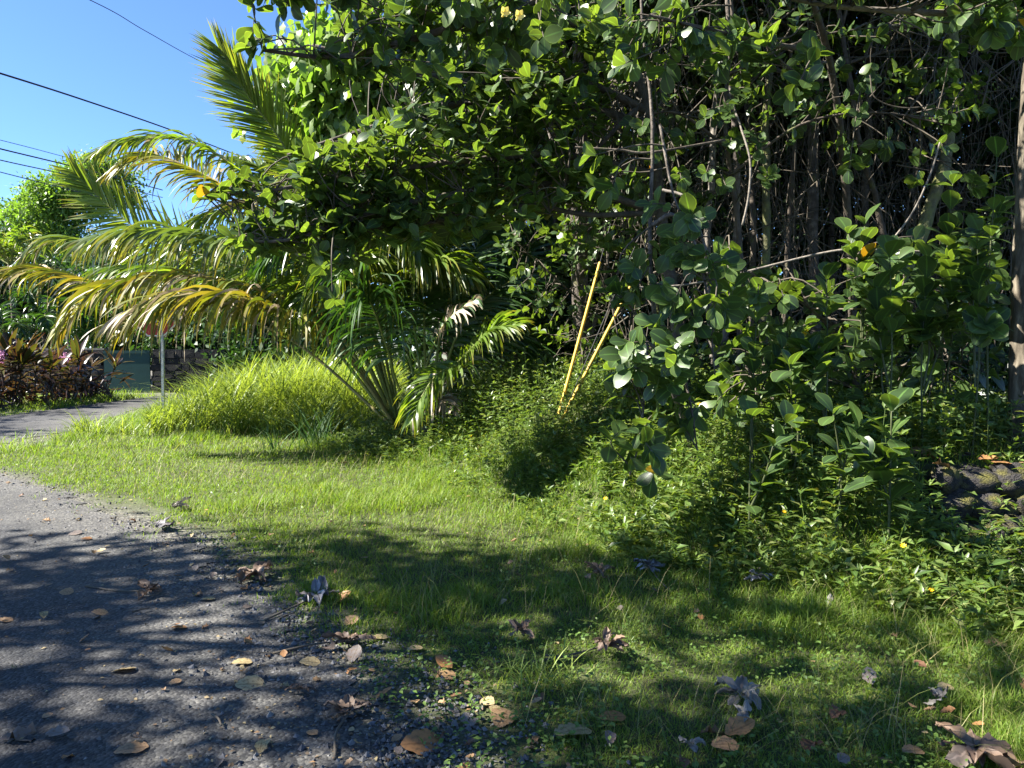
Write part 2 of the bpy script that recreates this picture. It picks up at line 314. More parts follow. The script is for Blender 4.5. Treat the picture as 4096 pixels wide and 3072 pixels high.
M['asphalt'] = asphalt('driveway_asphalt', .44)

# ------------------------------------------------------------------ layout of the land
EY = np.array([-6, -3, -.5, 1.2, 2.2, 2.87, 3.7, 4.8, 6.4, 8.1, 9.5, 10.5, 11.3, 12.4, 14.5, 17, 20, 24, 30, 45, 80])
EX = np.array([8, 4.5, 2.0, .6, -.1, -.5, -1.0, -1.75, -3.05, -4.9, -6.6, -8.2, -9.3, -8.7, -8.9, -9.5, -10.1, -10.5, -10.7, -10.9, -11])
LX = np.array([-40, -40, -40, -40, -40, -40, -40, -40, -40, -40, -40, -40, -40, -40, -40, -13.2, -12.8, -12.8, -12.8, -12.8, -12.8])
def road_edge(y): return np.interp(y, EY, EX)
def road_left(y): return np.interp(y, [0, 16, 17.5, 80], [-40, -40, -12.3, -12.2])
def edge_d(x, y):          # > 0 on the verge side of the driveway edge
    return (x - road_edge(y)) * .72
TE = np.array([[-9, 19], [-6.5, 18.2], [-3.6, 16.5], [-3.1, 13.2], [-2.6, 11.6], [-1.6, 10.3], [-.7, 9.2], [.1, 7.5], [.75, 6.4], [1.1, 5.5], [1.65, 4.75], [2.4, 4.3], [2.9, 3.8], [3.6, 3.2], [5.5, 2.0], [9, 0]])
def thick_d(x, y):         # signed distance to the thicket's edge, > 0 inside
    x = np.asarray(x, float); y = np.asarray(y, float); best = np.full(x.shape, 1e9); sg = np.ones(x.shape)
    for a, b in zip(TE[:-1], TE[1:]):
        d = b - a; t = np.clip(((x - a[0]) * d[0] + (y - a[1]) * d[1]) / (d @ d), 0, 1)
        qx = a[0] + t * d[0] - x; qy = a[1] + t * d[1] - y; q = np.hypot(qx, qy)
        cr = d[0] * (y - a[1]) - d[1] * (x - a[0])
        m = q < best; best = np.where(m, q, best); sg = np.where(m, np.sign(cr), sg)
    return best * sg
def height(x, y):
    s = thick_d(x, y)
    h = (.62 + .35 * fbm(x * .8, y * .8, 7)) * sstep(-.2, 1.9, s + (fbm(x * 1.1, y * 1.1, 8) - .5) * 1.0) * sstep(-2.2, -.2, x)
    h = h + .24 * np.exp(-(((x - .6) / .7) ** 2 + ((y - 8.9) / .8) ** 2))
    rw = sstep(2.6, 3.1, x); h = h * (1 - rw) + rw * .7 * sstep(5.45, 5.8, y)
    h = h + (fbm(x * 1.3, y * 1.3, 5) - .5) * .05 * sstep(0, .6, edge_d(x, y)) * (np.hypot(x, y) < 40)
    rd = (x < road_edge(y) + .25) & (x > road_left(y) - .3)
    return np.where(rd, -.004, h)

# ground: one sheet, fine near the camera, out to the horizon
def axis(lo, hi, step, far):
    a = np.arange(lo, hi + 1e-6, step); e = [np.array([far * s for s in (.04, .1, .25, .5, 1)])]
    return np.concatenate([-(e[0][::-1]) + lo, a, e[0] + hi])
gx = axis(-16, 10, .16, 1800); gy = axis(-3, 26, .16, 1800)
XX, YY = np.meshgrid(gx, gy); ZZ = height(XX, YY)
k = len(gx); idx = np.arange(len(gy) - 1)[:, None] * k + np.arange(k - 1)[None]
Fq = np.stack([idx, idx + 1, idx + k + 1, idx + k], -1).reshape(-1, 4)
g = Geo().add(np.stack([XX, YY, ZZ], -1).reshape(-1, 3), Fq)
grd = tag(g.build('ground', M['soil']), kind='structure')
at = grd.data.attributes.new('edge', 'FLOAT', 'POINT')
ed_ = edge_d(XX, YY) + (fbm(XX * 1.4, YY * 1.4, 15) - .5) * .5
at.data.foreach_set('value', (1 - sstep(.0, .55, ed_)).ravel().astype(np.float32))
# driveway / road sheet
ys = np.concatenate([np.arange(-6, 14, .05), np.arange(14, 30, .25), np.arange(30, 80, 2)])
t = np.concatenate([np.linspace(0, .8, 12), np.linspace(.82, 1, 30)])
xe = road_edge(ys) + (fbm(ys * 1.7, ys * 0 + 3, 2) - .5) * .6 + (fbm(ys * 9, ys * 0 + 7, 4) - .5) * .35 + .1; xl = road_left(ys)
Vx = xl[:, None] + (xe - xl)[:, None] * t[None]; Vy = np.repeat(ys[:, None], len(t), 1)
k = len(t); idx = np.arange(len(ys) - 1)[:, None] * k + np.arange(k - 1)[None]
Fq = np.stack([idx, idx + 1, idx + k + 1, idx + k], -1).reshape(-1, 4)
Vz = .006 + (fbm(Vx * .8, Vy * .8, 9) - .5) * .0 
g = Geo().add(np.stack([Vx, Vy, np.broadcast_to(Vz, Vx.shape)], -1).reshape(-1, 3), Fq)
drv = tag(g.build('road', M['asphalt']), kind='structure')
at = drv.data.attributes.new('edge', 'FLOAT', 'POINT')
at.data.foreach_set('value', (.75 * sstep(-1.3, -.05, (Vx - xe[:, None]) * .72)).ravel().astype(np.float32))

# ------------------------------------------------------------------ grass
def blades(name, x, y, hgt, wid, bend, mat, parent=None, label=None, segs=2, z=None, lean=.35, g=rng, cat=None):
    n = len(x); z = height(x, y) if z is None else z
    th = g.uniform(0, 2 * np.pi, n); ph = g.uniform(0, 2 * np.pi, n)
    d = np.stack([np.cos(th), np.sin(th), np.zeros(n)], -1); wd = np.stack([np.cos(ph), np.sin(ph), np.zeros(n)], -1)
    wd = nrm(np.cross(d, np.array([0, 0, 1.]))) * .8 + wd * .4
    ln = np.abs(g.normal(0, lean, n)); b = np.asarray(bend) * g.uniform(.3, 1.5, n)
    base = np.stack([x, y, z - .01], -1); V = []; U = []
    for k in range(segs + 1):
        u = k / segs
        p = base + d * (hgt * (ln * u + b * u * u))[:, None]; p[:, 2] += hgt * (u - .45 * b * u * u * u)
        if k < segs:
            ww = wid * (1 - .55 * u) * .5 if k else wid * .4
            V += [p - wd * np.reshape(ww, (-1, 1)), p + wd * np.reshape(ww, (-1, 1))]
        else: V.append(p)
    V = np.stack(V, 1); m = V.shape[1]; Fs = []
    for k in range(segs - 1):
        Fs += [[2 * k, 2 * k + 1, 2 * k + 3], [2 * k, 2 * k + 3, 2 * k + 2]]
    Fs.append([2 * segs - 2, 2 * segs - 1, 2 * segs])
    Fs = (np.array(Fs)[None] + (np.arange(n) * m)[:, None, None]).reshape(-1, 3)
    o = Geo().add(V.reshape(-1, 3), Fs).build(name, mat, parent, smooth=False)
    return tag(o, label, cat, kind='stuff')
def sample_cam(n, y0, y1, pad=.8, g=rng):
    y = y0 * (y1 / y0) ** g.uniform(0, 1, n); x = g.uniform(-1, 1, n) * (.70 * y + pad)
    return x, y
x, y = sample_cam(620000, 2.4, 26, 1.5)
s = thick_d(x, y); e = edge_d(x, y) + (fbm(x * 1.6, y * 1.6, 11) - .5) * .9
cov = (.9 * sstep(.05, .6, e) + .16 * sstep(-.7, .1, e) * (fbm(x * 5, y * 5, 22) > .52)) * (1 - .75 * sstep(.5, 1.5, s)) * (0.6 + .6 * fbm(x * 3, y * 3, 21))
inroad = (x < road_edge(y) - .35) & (x > road_left(y) - .05)
cov = np.where(inroad, .0, cov); cov = np.where(x < road_left(y), .9, cov)
cov = np.where((y > 21) & (x > -9), 0, cov)
kp = rng.uniform(0, 1, len(x)) < cov; x, y = x[kp], y[kp]; s = s[kp]; e = e[kp]
hg = (.035 + .05 * fbm(x * 1.1, y * 1.1, 31) + .10 * sstep(-.8, .4, s) + .10 * sstep(.55, .75, fbm(x * .9, y * .9, 41))) * rng.uniform(.5, 1.5, len(x)) * (.45 + .55 * sstep(0, .7, e))
hg = hg * (.72 + .28 * sstep(4.5, 7, y)) * (1 + .25 * sstep(8, 16, y)) * np.where(x < road_left(y), 2.2, 1)
wd = .0034 + .00055 * y
blades('grass', x, y, hg, wd * rng.uniform(.7, 1.4, len(x)), .5, M['grass'], label='short sunlit lawn grass on the verge', segs=2, cat='grass')
x, y = sample_cam(26000, 2.5, 11); kp = (edge_d(x, y) > .1) & (thick_d(x, y) < .8) & (fbm(x * 1.3, y * 1.3, 141) > .47); x, y = x[kp], y[kp]; n = len(x)
az = rng.uniform(0, 6.28, n); d = np.stack([np.cos(az), np.sin(az), rng.uniform(.05, .7, n)], -1); X, Y, Z = frames(d, np.array([0, 0, 1.]) + rng.normal(0, .3, d.shape)); g = Geo()
T_weed = (np.array([[0, 0, 0], [-.28, .5, .05], [0, .55, -.03], [.28, .5, .05], [0, 1, -.15]]), np.array([[0, 1, 2], [0, 2, 3], [1, 4, 2], [2, 4, 3]]), np.array([[.5, 0], [0, .45], [.5, .5], [1, .45], [.5, 1]]))
scatter(g, T_weed, np.stack([x, y, height(x, y) + rng.uniform(.02, .075, n)], -1), X, Y, Z, rng.uniform(.014, .036, n)); tag(g.build('lawn_weeds', M['weed']), 'small broad leaved weeds mixed into the verge grass', 'weeds', kind='stuff')
# taller loose stems and seed stalks through the verge
x, y = sample_cam(9000, 2.8, 15); kp = (edge_d(x, y) > .5) & (thick_d(x, y) < .9) & (fbm(x * .8, y * .8, 51) > .46); x, y = x[kp], y[kp]
blades('seed_stalks', x, y, rng.uniform(.15, .38, len(x)), .0022 + .0004 * y, .6, M['stalk'], label='thin dry seed stalks standing in the verge grass', segs=3, cat='grass')
# fringe of long grass towards the far road tip and along the thicket
x = rng.uniform(-9.3, -5.5, 5200); y = rng.uniform(11, 20, 5200)
kp = (x > road_edge(y) + .05) & (x < road_edge(y) + 2.6) & (fbm(x * 1.5, y * 1.5, 61) > .42); x, y = x[kp], y[kp]
blades('verge_fringe', x, y, rng.uniform(.12, .36, len(x)), .011, .7, M['grass'], label='longer grass fringe along the bend of the road', segs=3, cat='grass')
# guinea grass mass
def clumps(nc, region, nb, spread, g=rng):
    out = []
    while len(out) < nc:
        cx, cy = g.uniform(region[0], region[1]), g.uniform(region[2], region[3])
        if region[4](cx, cy): out.append((cx, cy))
    c = np.array(out); i = np.repeat(np.arange(nc), nb)
    return c[i, 0] + g.normal(0, spread, nc * nb), c[i, 1] + g.normal(0, spread, nc * nb)
x, y = clumps(330, (-7.9, -2.9, 13.6, 19, lambda a, b: (a > -6.9 + .3 * (b - 14)*-.6) and b > 14.1 - .10 * (a + 4) ** 2 * .4), 21, .11)
hh = (.6 + 1.15 * sstep(13.8, 15.8, y)) * rng.uniform(.5, 1.15, len(x)) * (.55 + .45 * sstep(-7.6, -5.6, x))
blades('guinea_grass', x, y, hh, rng.uniform(.018, .036, len(x)), .75, M['tall'], label='tall bright guinea grass behind the stop sign under the palm', segs=5, lean=.18, cat='grass')
def tuft(name, px, py, n, h, wid, mat, label, bend=.6, spread=.12, lean=.4, cat='grass clump'):
    p = G(px, py); x = p[0] + rng.normal(0, spread, n); y = p[1] + rng.normal(0, spread, n)
    o = blades(name, x, y, rng.uniform(.5, 1.1, n) * h, wid, bend, mat, label=None, segs=4, lean=lean)
    del o['kind']; return tag(o, label, cat)
tuft('grass_tuft', 345, 1745, 60, .62, .022, M['tall'], 'spiky bright grass tuft at the roadside left of the stop sign')
tuft('grass_tuft', 480, 1740, 40, .5, .02, M['tall'], 'smaller grass tuft between the spiky tuft and the stop sign')
tuft('grass_tuft', 1270, 1790, 70, 1.0, .026, M['bluegrass'], 'blue green long bladed grass clump at the left foot of the palm', lean=.3, spread=.16)
tuft('grass_tuft', 1100, 1800, 22, .6, .022, M['bluegrass'], 'small blue green grass clump left of the bigger one', lean=.35)
tuft('grass_tuft', 690, 1790, 50, .3, .014, M['grass'], 'dark low grass tuft in front of the stop sign post')
tuft('grass_tuft', 2130, 2720, 150, .17, .007, M['tall'], 'dense broad bladed grass tuft on the lower verge edge', spread=.1)
tuft('grass_tuft', 2520, 2560, 70, .28, .004, M['tall'], 'wispy upright grass tuft beside the dry curled leaf', lean=.2, spread=.07)
tuft('grass_tuft', 1760, 1870, 90, .55, .01, M['grass'], 'long wispy grass at the thicket edge below the hanging frond', spread=.25, bend=1.0)

# ------------------------------------------------------------------ wedelia ground cover with flowers
T_wed = (np.array([[0, 0, 0], [-.17, .42, .05], [0, .5, -.03], [.17, .42, .05], [0, 1, -.2]]), np.array([[0, 1, 2], [0, 2, 3], [1, 4, 2], [2, 4, 3]]), np.array([[.5, 0], [0, .45], [.5, .5], [1, .45], [.5, 1]]))
ns = 11000
x = rng.uniform(-3.4, 5.5, ns * 2); y = rng.uniform(2.2, 13, ns * 2); s = thick_d(x, y)
den = sstep(-.35, .45, s + (fbm(x * 1.4, y * 1.4, 71) - .5) * 1.3) * (1 - .8 * sstep(3.6, 5.2, s)) * np.where(y > 8.5, .75, 1)
den = den * (1 - .62 * ((x > 3.0) & (y > 4.75) & (y < 5.6))) * (1 - .6 * ((x > 3.0) & (y >= 5.6) & (y < 6.3)))
kp = rng.uniform(0, 1, len(x)) < den; x, y, s = x[kp], y[kp], s[kp]
hs = (.12 + .30 * sstep(-.1, 1.0, s) * (.6 + .6 * fbm(x * 1.2, y * 1.2, 81))) * rng.uniform(.6, 1.25, len(x))
hs = hs * (1 + .35 * sstep(9, 10.5, y)) * np.where(rng.uniform(0, 1, len(x)) < .1, 1.5, 1); z0 = height(x, y); g = Geo()
top = np.stack([x + rng.normal(0, .05, len(x)), y + rng.normal(0, .05, len(x)), z0 + hs], -1); base = np.stack([x, y, z0], -1)
wsz = .65 + .7 * fbm(x * .9 + 3, y * .9, 131)
for lev, fr_ in enumerate((1.0, 1.0, .8, .62, .42)):
    for side in (0, 1):
        az = rng.uniform(0, np.pi, len(x)) + side * np.pi
        el = rng.uniform(.1, .75, len(x)) + (.55 if lev == 0 else 0)
        d = np.stack([np.cos(az) * np.cos(el), np.sin(az) * np.cos(el), np.sin(el)], -1)
        p = base + (top - base) * fr_ + rng.normal(0, .006, base.shape)
        X, Y, Z = frames(d, np.array([0, 0, 1.]) + rng.normal(0, .3, d.shape))
        scatter(g, T_wed, p, X, Y, Z, rng.uniform(.04, .125, len(x)) * wsz * (.6 if lev == 0 else 1))
wed = tag(g.build('ground_cover', M['wedelia']), 'leafy green wedelia ground cover spilling from the thicket onto the grass', 'ground cover', kind='stuff')
sel = rng.permutation(len(x))[:2500]; g = Geo()
for i in sel: g.tube([base[i], (base[i] + top[i]) / 2 + rng.normal(0, .015, 3), top[i]], .0025, 3, False)
tag(g.build('stems', M['wedelia'], wed), kind='stuff')
gf = Geo()
pet = tmpl([.10, .2, .17, .04], .1, -.1); az = np.arange(8) / 8 * 2 * np.pi
d = np.stack([np.cos(az), np.sin(az), np.full(8, .25)], -1); X, Y, Z = frames(d, np.array([0, 0, 1.]))
scatter(gf, pet, np.zeros((8, 3)), X, Y, Z, 1.0)
flower_me = gf.mesh('flower', M['petal'])
cand = rng.permutation(len(x)); qx, qy, qd = proj(top); cnt = 0
for i in cand:
    if 1750 < qx[i] < 4090 and qy[i] > 1560 and (y[i] < 7 or rng.uniform() < .25):
        ax = nrm(np.array([rng.normal(0, .3), -.35 + rng.normal(0, .3), 1])); X, Y, Z = frames(np.cross(ax, [1, 0, .2]), ax)
        place('flower', flower_me, wed, top[i] + [0, 0, .035], X, Y, Z, rng.uniform(.016, .024)); cnt += 1
        if cnt > 52: break

# ------------------------------------------------------------------ trees: generic builders
T_cl = tmpl([.04, .10, .20, .29, .35, .36, .28, .09], .18, .22)
T_cl2 = tmpl([.05, .14, .26, .34, .36, .28, .09], .12, .38)
T_cls = tmpl([.05, .22, .36, .34, .1], .15, .25)
T_cheap = (np.array([[0, 0, 0], [-.24, .5, .02], [0, 1, -.1], [.24, .5, .02]]), np.array([[0, 1, 2, 3]]), np.array([[.5, 0], [.1, .5], [.5, 1], [.9, .5]]))
T_small = tmpl([.03, .2, .17, .015], .25, .25)
T_droop = tmpl([.04, .22, .26, .16, .01], .3, .5)
T_lobe = tmpl([.03, .3, .2, .24, .01], .2, .4, .25, 3)
cl_me = [Geo().add(*T_cl).mesh('clusia_leaf', M['clusia']), Geo().add(*T_cl2).mesh('clusia_leaf', M['clusia'])]
cl_y = Geo().add(*T_cl).mesh('yellow_leaf', M['clusia_y'])

def in_poly(px, py, poly):
    poly = np.array(poly); c = np.zeros(np.shape(px), bool); j = len(poly) - 1
    for i in range(len(poly)):
        xi, yi = poly[i]; xj, yj = poly[j]
        if yi != yj:
            c ^= ((yi > py) != (yj > py)) & (px < (xj - xi) * (py - yi) / (yj - yi) + xi)
        j = i
    return c
def zone_points(poly, d0, d1, n, g=rng):
    poly = np.array(poly); lo, hi = poly.min(0), poly.max(0); out = []
    while len(out) < n:
        px, py = g.uniform(lo[0], hi[0]), g.uniform(lo[1], hi[1])
        if in_poly(px, py, poly): out.append(P(px, py, g.uniform(d0, d1)))
    return np.array(out)
def rosettes(tips, axes, nl, size, g=rng, spread=(.5, 1.25), pairs=.06):
    L = []; D = []; Nn = []; S = []
    for p, a in zip(tips, axes):
        a = a / np.linalg.norm(a); u = np.cross(a, [.3, .1, 1.]); u /= np.linalg.norm(u) + 1e-6; v = np.cross(a, u)
        n = int(g.integers(nl[0], nl[1] + 1)); ph = g.uniform(0, 6.28)
        for k in range(n):
            th = ph + (k % 2) * np.pi + (k // 2) * 1.57 + g.normal(0, .2)
            tilt = g.uniform(*spread) if k > 1 else g.uniform(.25, .7)
            d = a * np.cos(tilt) + (u * np.cos(th) + v * np.sin(th)) * np.sin(tilt)
            L.append(p - a * pairs * (k // 2)); D.append(d); Nn.append(a + np.array([0, 0, .35])); S.append(size * g.uniform(.65, 1.2))
    D = np.array(D); D[:, 2] -= .12
    X, Y, Z = frames(D, np.array(Nn)); return np.array(L), X, Y, Z, np.array(S)
def leaf_parts(root, L, X, Y, Z, S, nmax, yel=.004, name='leaf', meshes=None, tm=T_cls, mat='clusia', merged='foliage'):
    px, py, dp = proj(L); vis = (px > -30) & (px < 4126) & (py > -30) & (py < 3100)
    score = np.where(vis, S / dp, 0); order = np.argsort(-score); k = int(min(nmax, (score > 0).sum()))
    for i in order[:k]:
        me = cl_y if rng.uniform() < yel else (meshes or cl_me)[int(rng.integers(0, len(meshes or cl_me)))]
        place(name, me, root, L[i], X[i], Y[i], Z[i], S[i])
    r = order[k:]
    if len(r):
        g = Geo(); scatter(g, tm, L[r], X[r], Y[r], Z[r], S[r]); tag(g.build(merged, M[mat], root), kind='stuff')
def twigs_to(limbs, tips, g=rng, bow=.12):
    allp = np.vstack(limbs); geo = Geo(); axes = []
    for p in tips:
        d = np.linalg.norm(allp - p, axis=1); near = np.argsort(d)[:6]; q = allp[near[int(g.integers(0, len(near)))]]
        m = (p + q) / 2 + g.normal(0, bow, 3) * min(1, np.linalg.norm(p - q)) + np.array([0, 0, .05])
        c = catmull([q, m, p], 6); ln = np.linalg.norm(p - q)
        geo.tube(c, np.linspace(min(.012, .005 + .006 * ln), .004, 6), 4, False); axes.append(c[-1] - c[-3] + 1e-4)
    return geo, nrm(np.array(axes))
def limb_curve(pix, n=16): return catmull([P(*q) for q in pix], n)

def clusia(name, label, trunk, limbs, zones, nmax, size, nl=(5, 8), bark='bark_dark', r0=.09, up=.5, droop=False, hand_tips=(), group=None, cat='tree'):
    tc = limb_curve(trunk, 22); base = tc[0].copy(); root = thing(name, base, label, cat, group)
    Geo().tube(tc, np.linspace(r0, r0 * .35, 22), 10).build('trunk', M[bark], root)
    L = [tc]
    for lb, r in limbs:
        c = limb_curve(lb); Geo().tube(c, np.linspace(r, r * .3, len(c)), 7).build('branch', M[bark], root); L.append(c)
    tips = [zone_points(*z) for z in zones]; tips = np.vstack(tips + ([np.array([P(*q) for q in hand_tips])] if hand_tips else []))
    tg, ax = twigs_to(L, tips); tag(tg.build('twigs', M['twig'], root), kind='stuff')
    upv = np.array([-.15, 0, 1.]) if not droop else np.array([-.1, -.3, .3])
    leaf_parts(root, *rosettes(tips, nrm(ax * (1 - up) + upv * up), nl, size), nmax)
    return root

# ------------------------------------------------------------------ palms
def frond(palm, ctrl, n=90, L=.8,  droop=.8, face=0.0, mat='palm', r=.026, t0=.2, indiv=False, wid=.032, rmat='rachis', tipl=.35, label=None, g=rng, dead=0, world=False, ang0=68):
    pts = [np.array(q, float) if world else P(*q) for q in ctrl]
    K = 40; c = catmull(pts, K); T = nrm(np.gradient(c, axis=0))
    fr_ = Geo().tube(c, np.linspace(r, .005, K), 6).build('frond', M[rmat], palm)
    if label: fr_['label'] = label
    n = n if world else int(n * 1.15)
    nn = np.array([0, 0, 1.]) * (1 - face) + np.array([-.3, -.95, .1]) * face
    seg = 6; out = []; wid = wid * (1.0 if world else 1.45); L = L * (1.0 if world else 1.15)
    for i in range(n):
        tt = t0 + (1 - t0) * (i + g.uniform(-.3, .3)) / n; tt = min(max(tt, 0), .995); f = tt * (K - 1); a = int(f); u = f - a
        p0 = c[a] * (1 - u) + c[min(a + 1, K - 1)] * u; t = T[a]
        S = np.cross(t, nn); S /= np.linalg.norm(S) + 1e-6; Nn = np.cross(S, t); v = (tt - t0) / (1 - t0)
        ln = L * (.55 + .45 * math.sin(min(v / .35, 1) * 1.57)) * (1 - (1 - tipl) * max(0, (v - .5) / .5) ** 1.6) * g.uniform(.72, 1.12)
        ang = R(ang0 - 42 * v * ang0 / 68) + g.normal(0, .06)
        for sd in (-1, 1):
            d = t * math.cos(ang) + S * sd * math.sin(ang) + Nn * (.28 + g.normal(0, .08)); d /= np.linalg.norm(d)
            q = p0.copy(); pl = [q.copy()]; dl = []
            dr = droop * (g.uniform(.6, 1.4) if g.uniform() > .06 else 2.0)
            for k in range(seg):
                uu = (k + .5) / seg; dd = d * max(0, 1 - .62 * dr * uu) + np.array([0, 0, -1.]) * dr * uu * 1.25 + g.normal(0, .02, 3); dd /= np.linalg.norm(dd)
                q = q + dd * ln / seg; pl.append(q.copy()); dl.append(dd)
            dl.append(dl[-1]); pl = np.array(pl); dl = np.array(dl)
            wa = t - dl * (dl @ t)[:, None]; wa = nrm(wa); wb = np.cross(dl, wa); tw = g.normal(0, .7) + sd * .3
            wa = wa * math.cos(tw) + wb * math.sin(tw)
            us = np.linspace(0, 1, seg + 1); ww = wid * .5 * np.interp(us, [0, .12, .35, .8, 1], [.45, .9, 1, .5, .04]) * g.uniform(.8, 1.15)
            V = np.stack([pl - wa * ww[:, None], pl + wa * ww[:, None]], 1).reshape(-1, 3)
            Fq = np.array([[2 * k, 2 * k + 1, 2 * k + 3, 2 * k + 2] for k in range(seg)])
            U = np.stack([np.tile([0, 1], seg + 1), np.repeat(us, 2)], -1); out.append((V, Fq, U))
    if indiv:
        for o_ in out: Geo().add(*o_).build('leaflet', M[mat if g.uniform() > dead else 'palm_dry'], fr_)
    else:
        ga, gb = Geo(), Geo()
        for o_ in out: (gb if g.uniform() < dead else ga).add(*o_)
        tag(ga.build('leaflets', M[mat], fr_), kind='stuff')
        if gb.n: tag(gb.build('dry_leaflets', M['palm_dry'], fr_), kind='stuff')
    return fr_
b1 = P(1600, 1760, 12.2); b1[2] = .02
palm = thing('coconut_palm', b1, 'big young coconut palm with arching yellowing fronds reaching left over the sign', 'palm')
Bp = (1600, 1730, 12.2)
frond(palm, [Bp, (1350, 1050, 12.5), (1150, 610, 12.2), (1000, 395, 12.0), (875, 190, 11.9)], 135, .74, .10, .95, 'palm_sunlit', .03, .38, wid=.024, tipl=.5, ang0=52, label='tall upright green frond standing against the sky')
frond(palm, [Bp, (1250, 1000, 12.2), (980, 700, 12), (760, 570, 11.8), (560, 560, 11.6), (390, 610, 11.5)], 80, .75, .75, .2, 'palm', .028, .3, wid=.03, dead=.05)
frond(palm, [Bp, (1250, 1020, 12.4), (980, 800, 12.6), (780, 680, 12.8), (600, 620, 12.9), (450, 690, 13)], 80, .8, .7, .35, 'palm_yel', .028, .3, rmat='rachis_y', dead=.08)
frond(palm, [Bp, (1250, 1200, 12.8), (900, 1050, 13.2), (620, 960, 13.4), (430, 820, 13.5), (290, 680, 13.5)], 85, .8, .15, .85, 'palm_sunlit', .028, .3, tipl=.5)
frond(palm, [Bp, (1330, 1200, 12.2), (1080, 1020, 11.8), (800, 945, 11.5), (560, 935, 11.3), (330, 985, 11.2)], 105, 1.05, .95, .05, 'palm_sil', .03, .25, wid=.032)
frond(palm, [Bp, (1200, 1250, 13.2), (800, 1050, 13.8), (450, 985, 14), (230, 960, 14), (80, 1050, 14)], 80, .7, .8, .1, 'palm_sil', .028, .3, dead=.04)
frond(palm, [Bp, (1150, 1350, 13.2), (750, 1230, 13.6), (430, 1150, 13.7), (180, 1085, 13.6), (-60, 1120, 13.5)], 100, .95, .85, .1, 'palm_yel', .028, .3, rmat='rachis_y', dead=.06)
frond(palm, [Bp, (1300, 1300, 11.9), (1050, 1165, 11.4), (790, 1105, 11.2), (560, 1120, 11), (370, 1180, 11), (240, 1330, 11)], 64, 1.0, .95, .1, 'palm_yel', .03, .25, indiv=True, rmat='rachis_y', wid=.034, dead=.12, label='long yellowing frond arching over the sign')
frond(palm, [Bp, (1360, 1390, 11.6), (1200, 1280, 11.2), (1040, 1210, 10.9), (880, 1185, 10.7), (690, 1190, 10.6), (430, 1300, 10.6)], 64, 1.2, 1.0, .1, 'palm_yel', .03, .2, indiv=True, rmat='rachis_y', wid=.034, dead=.18, label='lowest yellow frond with dried tips hanging in front of the sign')
frond(palm, [Bp, (1300, 1100, 13), (1180, 850, 13.3), (1080, 700, 13.5), (960, 640, 13.6)], 70, .8, .6, .3, 'palm_sil', .028, .35)
frond(palm, [Bp, (1330, 1150, 12.8), (1150, 900, 12.9), (1000, 830, 13), (820, 880, 13), (700, 1000, 13)], 80, .85, .9, .1, 'palm', .028, .25)
frond(palm, [Bp, (1380, 1400, 11.8), (1150, 1260, 11.6), (900, 1210, 11.5), (650, 1230, 11.4), (480, 1330, 11.3)], 55, 1.0, 1.0, .1, 'palm_yel', .028, .25, rmat='rachis_y', dead=.1)
frond(palm, [Bp, (1250, 1300, 12.8), (950, 1150, 13), (650, 1080, 13.2), (400, 1080, 13.3)], 95, 1.0, 1.0, .1, 'palm', .028, .25, dead=.04)
frond(palm, [Bp, (1300, 1250, 13.6), (1080, 1080, 14), (850, 1060, 14.3), (650, 1130, 14.5)], 80, .85, .95, .1, 'palm_sil', .028, .25)
frond(palm, [Bp, (1400, 1050, 12.8), (1280, 760, 13), (1200, 620, 13.3), (1100, 560, 13.6)], 70, .8, .5, .4, 'palm', .028, .35)
frond(palm, [Bp, (1380, 1300, 12.4), (1200, 1180, 12.4), (1020, 1150, 12.4), (900, 1230, 12.4)], 70, .85, 1.0, .1, 'palm_shaded', .028, .25)
frond(palm, [Bp, (1420, 1200, 12), (1330, 1020, 11.6), (1200, 960, 11.2), (1050, 1050, 10.9)], 70, .9, 1.0, .1, 'palm_shaded', .028, .25)
frond(palm, [Bp, (1520, 1100, 12.8), (1500, 850, 13.2), (1450, 700, 13.6), (1350, 640, 14)], 80, .9, .6, .5, 'palm_shaded', .028, .3)
for c_ in ([(1400, 1150, 12.2), (1330, 950, 11.9), (1400, 900, 11.6), (1480, 1050, 11.3)], [(1500, 1150, 12), (1560, 960, 11.7), (1640, 950, 11.4), (1720, 1080, 11.2)], [(1420, 1250, 12), (1340, 1130, 11.6), (1250, 1130, 11.3), (1180, 1280, 11)], [(1480, 1250, 11.8), (1440, 1080, 11.4), (1380, 1040, 11), (1330, 1160, 10.8)], [(1560, 1300, 12), (1650, 1120, 11.8), (1760, 1050, 11.6), (1860, 1100, 11.4)], [(1330, 1280, 12.6), (1180, 1120, 12.6), (1040, 1100, 12.6), (960, 1220, 12.6)]):
    frond(palm, [Bp, *c_], 80, .9, .95, .15, 'palm', .026, .3)
g = Geo(); g.tube(catmull([b1, P(1600, 1745, 12.2), P(1598, 1710, 12.2)], 8), np.linspace(.12, .07, 8), 12); g.build('trunk', M['bark_dark'], palm)

